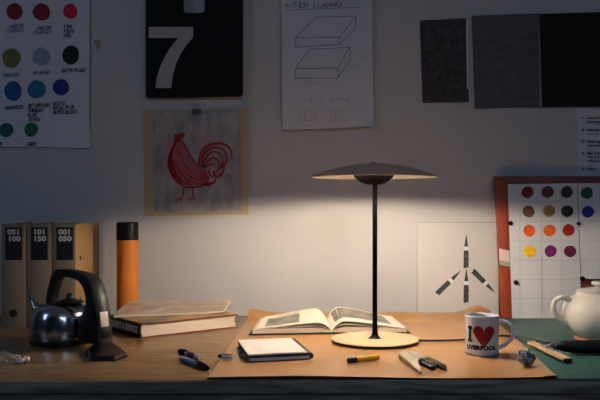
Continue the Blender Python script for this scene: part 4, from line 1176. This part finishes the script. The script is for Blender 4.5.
print_part('rooster_drawing', slv, M['rooster_red'], rooster, label='red brush drawing of a rooster')
clip = thing('bulldog_clip', 'small metal bulldog clip holding the rooster print', 'clip', W(196, 117, 0.012))
bm = NB(); prism(bm, [W(191.5, 109.0, 0.012), W(201.0, 109.0, 0.012), W(200.3, 114.5, 0.016), W(192.2, 114.5, 0.016)], (0, 0.0075, 0)); obj('clip_body', bm, M['dark_brass'], clip, bevel=0.0008)
bm = NB(); tube(bm, [W(194.0, 109.2, 0.013), W(193.2, 105.6, 0.016), W(194.8, 103.2, 0.018), (W(196.4, 102.9, 0.018)), W(198.6, 105.6, 0.016), W(197.8, 109.2, 0.013)], 0.0014, 8, 4); obj('clip_handle', bm, M['chrome_band'], clip)
bm = NB(); tube(bm, [W(194.6, 114.0, 0.017), W(194.2, 119.5, 0.014), W(195.2, 122.8, 0.0125), W(197.2, 122.8, 0.0125), W(198.2, 119.5, 0.014), W(197.6, 114.0, 0.017)], 0.0014, 8, 4); obj('clip_handle', bm, M['chrome_band'], clip)

# drawing of two boxes
dr = wall_sheet('drawing_sheet', [(281, -14), (371.3, -14), (373.6, 126.6), (282, 130)], 0.016, M['paper_cool'], 'white sheet with a pencil drawing of two flat boxes', 'drawing', curl=(0.004, 0.012), bow=0.002)
def dplace(x, y):
    u = (x - 281)/92; v = (y + 14)/142
    return W(x, y, 0.0172 + 0.002*math.sin(PI*u)*v)
dx = lambda a: 270 + a/2.857; dy = lambda b: b/2.857
def drawing(b):
    def ln(*pts, wd=0.62): 
        pp = [(dx(a), dy(c_)) for a, c_ in pts]
        for q0, q1 in zip(pp, pp[1:]):
            k = 6; ribbon(b, [(q0[0] + (q1[0]-q0[0])*i/k, q0[1] + (q1[1]-q0[1])*i/k) for i in range(k+1)], wd, dplace)
    ln((40, 29), (257, 21), wd=0.5)
    ln((73, 108), (131, 49), (245, 46), (198, 107), (73, 108), (74, 135), (198, 127), (198, 107)); ln((198, 127), (244, 79), (245, 46)); 
    ln((72, 196), (113, 141), (228, 135), (194, 194), (72, 196), (72, 224), (194, 223), (194, 194)); ln((194, 223), (229, 170), (228, 135))
print_part('box_drawing', dr, M['pencil_line'], drawing)
print_part('heading', dr, M['ink'], lambda b: write(b, 'ANTICH - LLAMARA', dx(43), dy(21), 4.6, dplace, 0.15, cw=4.1, jitter=0.08, slope=-0.01))
def faint(b):
    pass
def faint_a(b): write(b, '1 8 1 2', dx(98), dy(290), 3.4, dplace, 0.13, cw=3.6, jitter=0.1)
def faint_b(b): write(b, 'CM DUMAR', dx(172), dy(288), 2.6, dplace, 0.16, cw=2.7, jitter=0.12)
def faint_c(b): write(b, '24 X 18 CM', dx(90), dy(240), 2.2, dplace, 0.13, cw=2.6, jitter=0.1)
def faint_d(b): ribbon(b, [(dx(244), dy(140)), (dx(262), dy(160)), (dx(238), dy(192))], 0.35, dplace, 3)
for fn_ in (faint_a, faint_b, faint_c, faint_d): print_part('faint_note', dr, M['faint_pencil'], fn_)
for xs, xc in (((84, 98, 130), 112), ((172, 186, 222), 198)):
    def faintred(b):
        for x0 in xs: ribbon(b, [(dx(x0), dy(312)), (dx(x0 + 1), dy(350))], 0.4, dplace)
        ribbon(b, [(dx(a), dy(c_)) for a, c_ in blob(xc, 328, 14, 17, 16, xc, 0.1)], 0.4, dplace)
        for y0 in (320, 333, 346): ribbon(b, [(dx(xs[0]), dy(y0)), (dx(xs[2]), dy(y0 - 2))], 0.3, dplace)
    print_part('faint_sketch', dr, M['red_line'], faintred)

# three dark sheets
g_ = 'dark sheets in a row at the top right of the wall'
s1_ = wall_sheet('charcoal_sheet', [(419.8, 20.4), (468.2, 18.0), (468.8, 101.5), (422.6, 103.0)], 0.005, M['charcoal_a'], 'mottled charcoal sheet with a white right margin, leftmost of the dark sheets', 'sheet', curl=(0.002, 0.008), group=g_)
print_part('white_margin', s1_, M['paper'], lambda b: flat(b, [W(466.2, 18.6, 0.0062), W(468.1, 18.3, 0.0062), W(468.4, 89, 0.0062), W(466.9, 89, 0.0062)]))
wall_sheet('charcoal_sheet', [(471.8, 15.8), (538.6, 13.2), (540.0, 106.5), (474.6, 108.4)], 0.006, M['charcoal_b'], 'dark grey graphite sheet, the middle of the dark sheets', 'sheet', curl=(0.002, 0.010), group=g_)
wall_sheet('charcoal_sheet', [(539.8, 13.8), (612, 11.5), (613, 106.0), (542.4, 107.0)], 0.0085, M['charcoal_c'], 'plain black sheet, rightmost of the dark sheets', 'sheet', curl=(0.006, 0.006), group=g_)
# printed list
li = wall_sheet('printed_list', [(576.5, 108.8), (640, 108.8), (640, 178), (576.8, 178)], 0.003, M['paper_cool'], 'white sheet with a numbered printed list above the red-framed board', 'paper')
def lst(b):
    for n_, y, ls in (('01', 119.0, ('Date & Design', 'Sketching')), ('02', 131.0, ('Nouveau Print', 'Love for')), ('03', 142.6, ('Sketching', 'Lava comes')), ('04', 154.3, ('Map Freeze', 'War & Peace', 'Where are')), ('05', 170.0, ('Never',))):
        type_text(b, n_, 581.2, y, 2.2, on_wall(0.0036), 0.05)
        for k, s_ in enumerate(ls): type_text(b, s_, 587.2, y + 3.9*k, 2.4, on_wall(0.0036), 0.06 if k == 0 or n_ != '02' else 0.0)
print_part('printed_text', li, M['ink'], lst)

# ------------------------------------------------------------------ clear sheet with four pencil-tip prints, leaning on the wall
def LS(px, py, e=0.0):
    """point on the leaning sheet: foot 2.645 at the desk top, 2.692 at y=222"""
    t = (312 - py) / 90.0; d = 2.650 + 0.040*t
    return D(px, py, d) - Vector((0, e, 0))
sh = thing('tracing_sheet', 'large pale sheet with four black pencil tips leaning on the wall', 'sheet', LS(458, 312))
bm = NB(); slab(bm, lambda u, v: LS(417.0 + 81.5*u + (0.0 if v < 1 else 0.0), 317.0*(1 - v) + 222*v), 10, 14, (0, 0.0012, 0))
shs = obj('leaf', bm, M['tracing'], sh, smooth=60)
bm = NB(); ribbon(bm, [(417.2, 316), (417.2, 222.3), (498, 222.3)], 0.5, lambda a, b: LS(a, b, 0.0006)); obj('leaf_edge', bm, M['sheet_edge'], shs, smooth=0)
pencils = [((466.2, 234.5), (466.0, 268.3)), ((466.3, 268.8), (466.0, 303.2)), ((460.8, 270.6), (436.6, 294.2)), ((495.0, 292.8), (472.4, 270.2))]
for tip, tail in pencils:
    tv, av = Vector((*tip, 0)), Vector((*tail, 0)); ddv = av - tv; L_ = ddv.length; ddv.normalize(); nn_ = Vector((-ddv.y, ddv.x, 0))
    def pp(t, s_): q = tv + ddv*L_*t + nn_*s_; return (q.x, q.y)
    pr_ = bm = NB()
    flat(bm, [LS(*q, 0.0008) for q in (pp(0.0, -0.15), pp(0.22, -1.3), pp(0.36, -1.9), pp(0.36, 1.9), pp(0.22, 1.3), pp(0.0, 0.15))])
    flat(bm, [LS(*q, 0.0008) for q in (pp(0.47, -2.4), pp(0.985, -2.6), pp(0.96, -0.8), pp(1.0, 0.5), pp(0.98, 2.6), pp(0.47, 2.4))])
    pt = obj('pencil_tip_print', bm, M['tip_print'], sh, smooth=0, label='black printed pencil tip')
    bm = NB(); flat(bm, [LS(*q, 0.0007) for q in (pp(0.36, -2.0), pp(0.47, -2.4), pp(0.47, 2.4), pp(0.36, 2.0))]); obj('white_ring', bm, M['paper'], pt, smooth=0)

# ------------------------------------------------------------------ red framed board leaning on the wall
def PB(px, py, e=0.0):
    t = (319 - py) / 142.0; d = 2.600 + 0.060*t
    return D(px, py, d) - Vector((0, e, 0))
pbd = thing('pin_board', 'red-brown wooden framed board with swatch sheets leaning on the wall', 'board', PB(560, 319))
def pbox(bm, x0, x1, y0, y1, e0, e1):
    """x0.. in px, thickness from e0 (towards wall, negative) to e1"""
    xl = lambda x, y: x + (319 - y) * 0.0        # keep plumb in the picture
    b_ = [PB(x0[0], y1, e1), PB(x1[0], y1, e1), PB(x1[0], y1, e0), PB(x0[0], y1, e0)]
    t_ = [PB(x0[1], y0, e1), PB(x1[1], y0, e1), PB(x1[1], y0, e0), PB(x0[1], y0, e0)]
    hexa(bm, b_, t_); bmesh.ops.recalc_face_normals(bm, faces=bm.faces)
bm = NB(); pbox(bm, (507, 503), (700, 700), 182, 318.0, -0.016, -0.004); obj('back_panel', bm, M['frame_red'], pbd)
bm = NB(); pbox(bm, (501.6, 494.8), (513.0, 507.2), 176.2, 318.3, -0.016, 0.002); obj('left_stile', bm, M['frame_red'], pbd, bevel=0.001)
bm = NB(); pbox(bm, (507.0, 506.8), (700, 700), 176.2, 183.6, -0.016, 0.002); obj('top_rail', bm, M['frame_dark'], pbd, bevel=0.001)
bm = NB(); pbox(bm, (700, 700), (711, 711), 176.2, 318.3, -0.016, 0.002); obj('right_stile', bm, M['frame_red'], pbd, bevel=0.001)
bm = NB(); pbox(bm, (513, 513), (700, 700), 311, 318.3, -0.016, 0.0015); obj('bottom_rail', bm, M['frame_red'], pbd, bevel=0.001)
bm = NB(); b4 = [PB(499.2, 264.5, 0.0028), PB(509.8, 266.8, 0.0028), PB(509.3, 250.8, 0.0028), PB(498.8, 248.2, 0.0028)]
prism(bm, b4, (0, 0.0004, 0)); tp_ = obj('masking_tape', bm, M['tape'], pbd, label='pale tape across the left frame')
bm = NB(); prism(bm, [PB(499.2, 264.5, 0.0036), PB(509.8, 266.8, 0.0036), PB(509.7, 262.3, 0.0036), PB(499.1, 260.0, 0.0036)], (0, 0.0004, 0)); obj('green_strip', bm, M['tape_green'], tp_)

def grid_sheet(name, corners, e, label, dots, vx, hy, ext):
    tl, tr, br, bl = corners
    t = thing(name, label, 'sheet', PB((bl[0] + br[0])/2, bl[1], e))
    b = NB(); slab(b, lambda u, v: PB((tl[0]*(1-u)+tr[0]*u)*v+(bl[0]*(1-u)+br[0]*u)*(1-v), (tl[1]*(1-u)+tr[1]*u)*v+(bl[1]*(1-u)+br[1]*u)*(1-v), e + 0.0006*math.sin(u*9)*(1-v)), 14, 16, (0, 0.0005, 0))
    leaf = obj('leaf', b, M['paper_warm' if False else 'paper'], t, smooth=60)
    b = NB()
    for x, y0, y1 in vx: ribbon(b, [(x, y0 + (y1-y0)*k/8) for k in range(9)], 0.32, lambda a, c_: PB(a, c_, e + 0.0011))
    for y, x0, x1 in hy: ribbon(b, [(x0 + (x1-x0)*k/8, y) for k in range(9)], 0.32, lambda a, c_: PB(a, c_, e + 0.0012))
    obj('ruled_lines', b, M['grid_line'], leaf, smooth=0)
    for i, (nm, rgb, x, y) in enumerate(dots):
        b = NB(); flat(b, [PB(a, c_, e + 0.0016) for a, c_ in blob(x, y, 6.0, 5.9, 28, i + 40, 0.025)])
        obj('paint_dot', b, swatch_mat(nm, rgb), t, smooth=0, label='%s paint dot' % nm)
    return t
dA = [('russet', (120, 36, 20), 527, 192.2), ('umber', (92, 52, 46), 547, 192), ('sepia', (66, 26, 26), 566.2, 192), ('brown', (116, 74, 50), 528, 211.4), ('khaki', (150, 122, 66), 548.6, 211), ('soot', (20, 20, 28), 566.6, 211.2),
      ('amber', (232, 96, 20), 528.8, 230.6), ('tangerine', (236, 104, 16), 549, 230.4), ('vermilion', (172, 18, 20), 568, 230), ('lemon', (252, 200, 14), 529.2, 251), ('purple', (128, 24, 112), 550, 251), ('magenta', (112, 14, 60), 569.4, 251.2)]
grid_sheet('swatch_sheet', [(507.4, 184.2), (576.6, 183.2), (581.2, 318.0), (511.8, 318.2)], 0.0045, 'ruled white sheet with twelve paint dots pinned on the red framed board', dA,
           [(519.5, 186, 316), (541, 186, 316), (561, 186, 316)], [(201.5, 511, 576), (221, 511, 576), (241, 512, 577), (260, 513, 578), (279, 514, 579), (298, 514, 580)], None)
dB = [('bottle_green', (16, 88, 62), 586, 193), ('royal_blue', (24, 30, 138), 587, 211.8)]
grid_sheet('swatch_sheet', [(577.0, 183.4), (660, 182.6), (662, 278.2), (580.4, 278.8)], 0.0070, 'ruled white sheet with one green and one blue dot, right of the twelve-dot sheet', dB,
           [(599, 186, 277), (619, 186, 277), (639, 186, 277)], [(202, 578, 655), (221, 578, 655), (241, 579, 656), (260, 580, 656)], None)
for x, y, e in ((509.6, 223.2, 0.0045), (577.4, 223.4, 0.007), (515.2, 282.2, 0.0045), (581.0, 278.0, 0.007)):
    p_ = PB(x, y, e)
    t = thing('drawing_pin', {509.6: 'black drawing pin at the upper left edge of the twelve-dot sheet', 577.4: 'small black drawing pin between the two swatch sheets', 515.2: 'black drawing pin low on the left edge of the twelve-dot sheet', 581.0: 'black drawing pin at the lower corner of the right swatch sheet'}[x], 'pin', p_, 'drawing pins on the framed board')
    sc_ = 0.72 if x == 577.4 else 1.0
    b = NB(); lathe(b, [(0, 0.0105*sc_), (0.0062*sc_, 0.010*sc_), (0.0078*sc_, 0.0085*sc_), (0.0062*sc_, 0.0065*sc_), (0.0042*sc_, 0.003*sc_), (0.0070*sc_, 0.0012*sc_), (0.0070*sc_, 0.0002), (0, 0.0002)], (0, 0, 0), 20)
    bmesh.ops.transform(b, matrix=Matrix.Translation(p_ + Vector((0, -0.0004, 0))) @ Matrix.Rotation(PI/2, 4, 'X'), verts=b.verts)
    obj('pin_head', b, M['black_satin'], t, smooth=50)
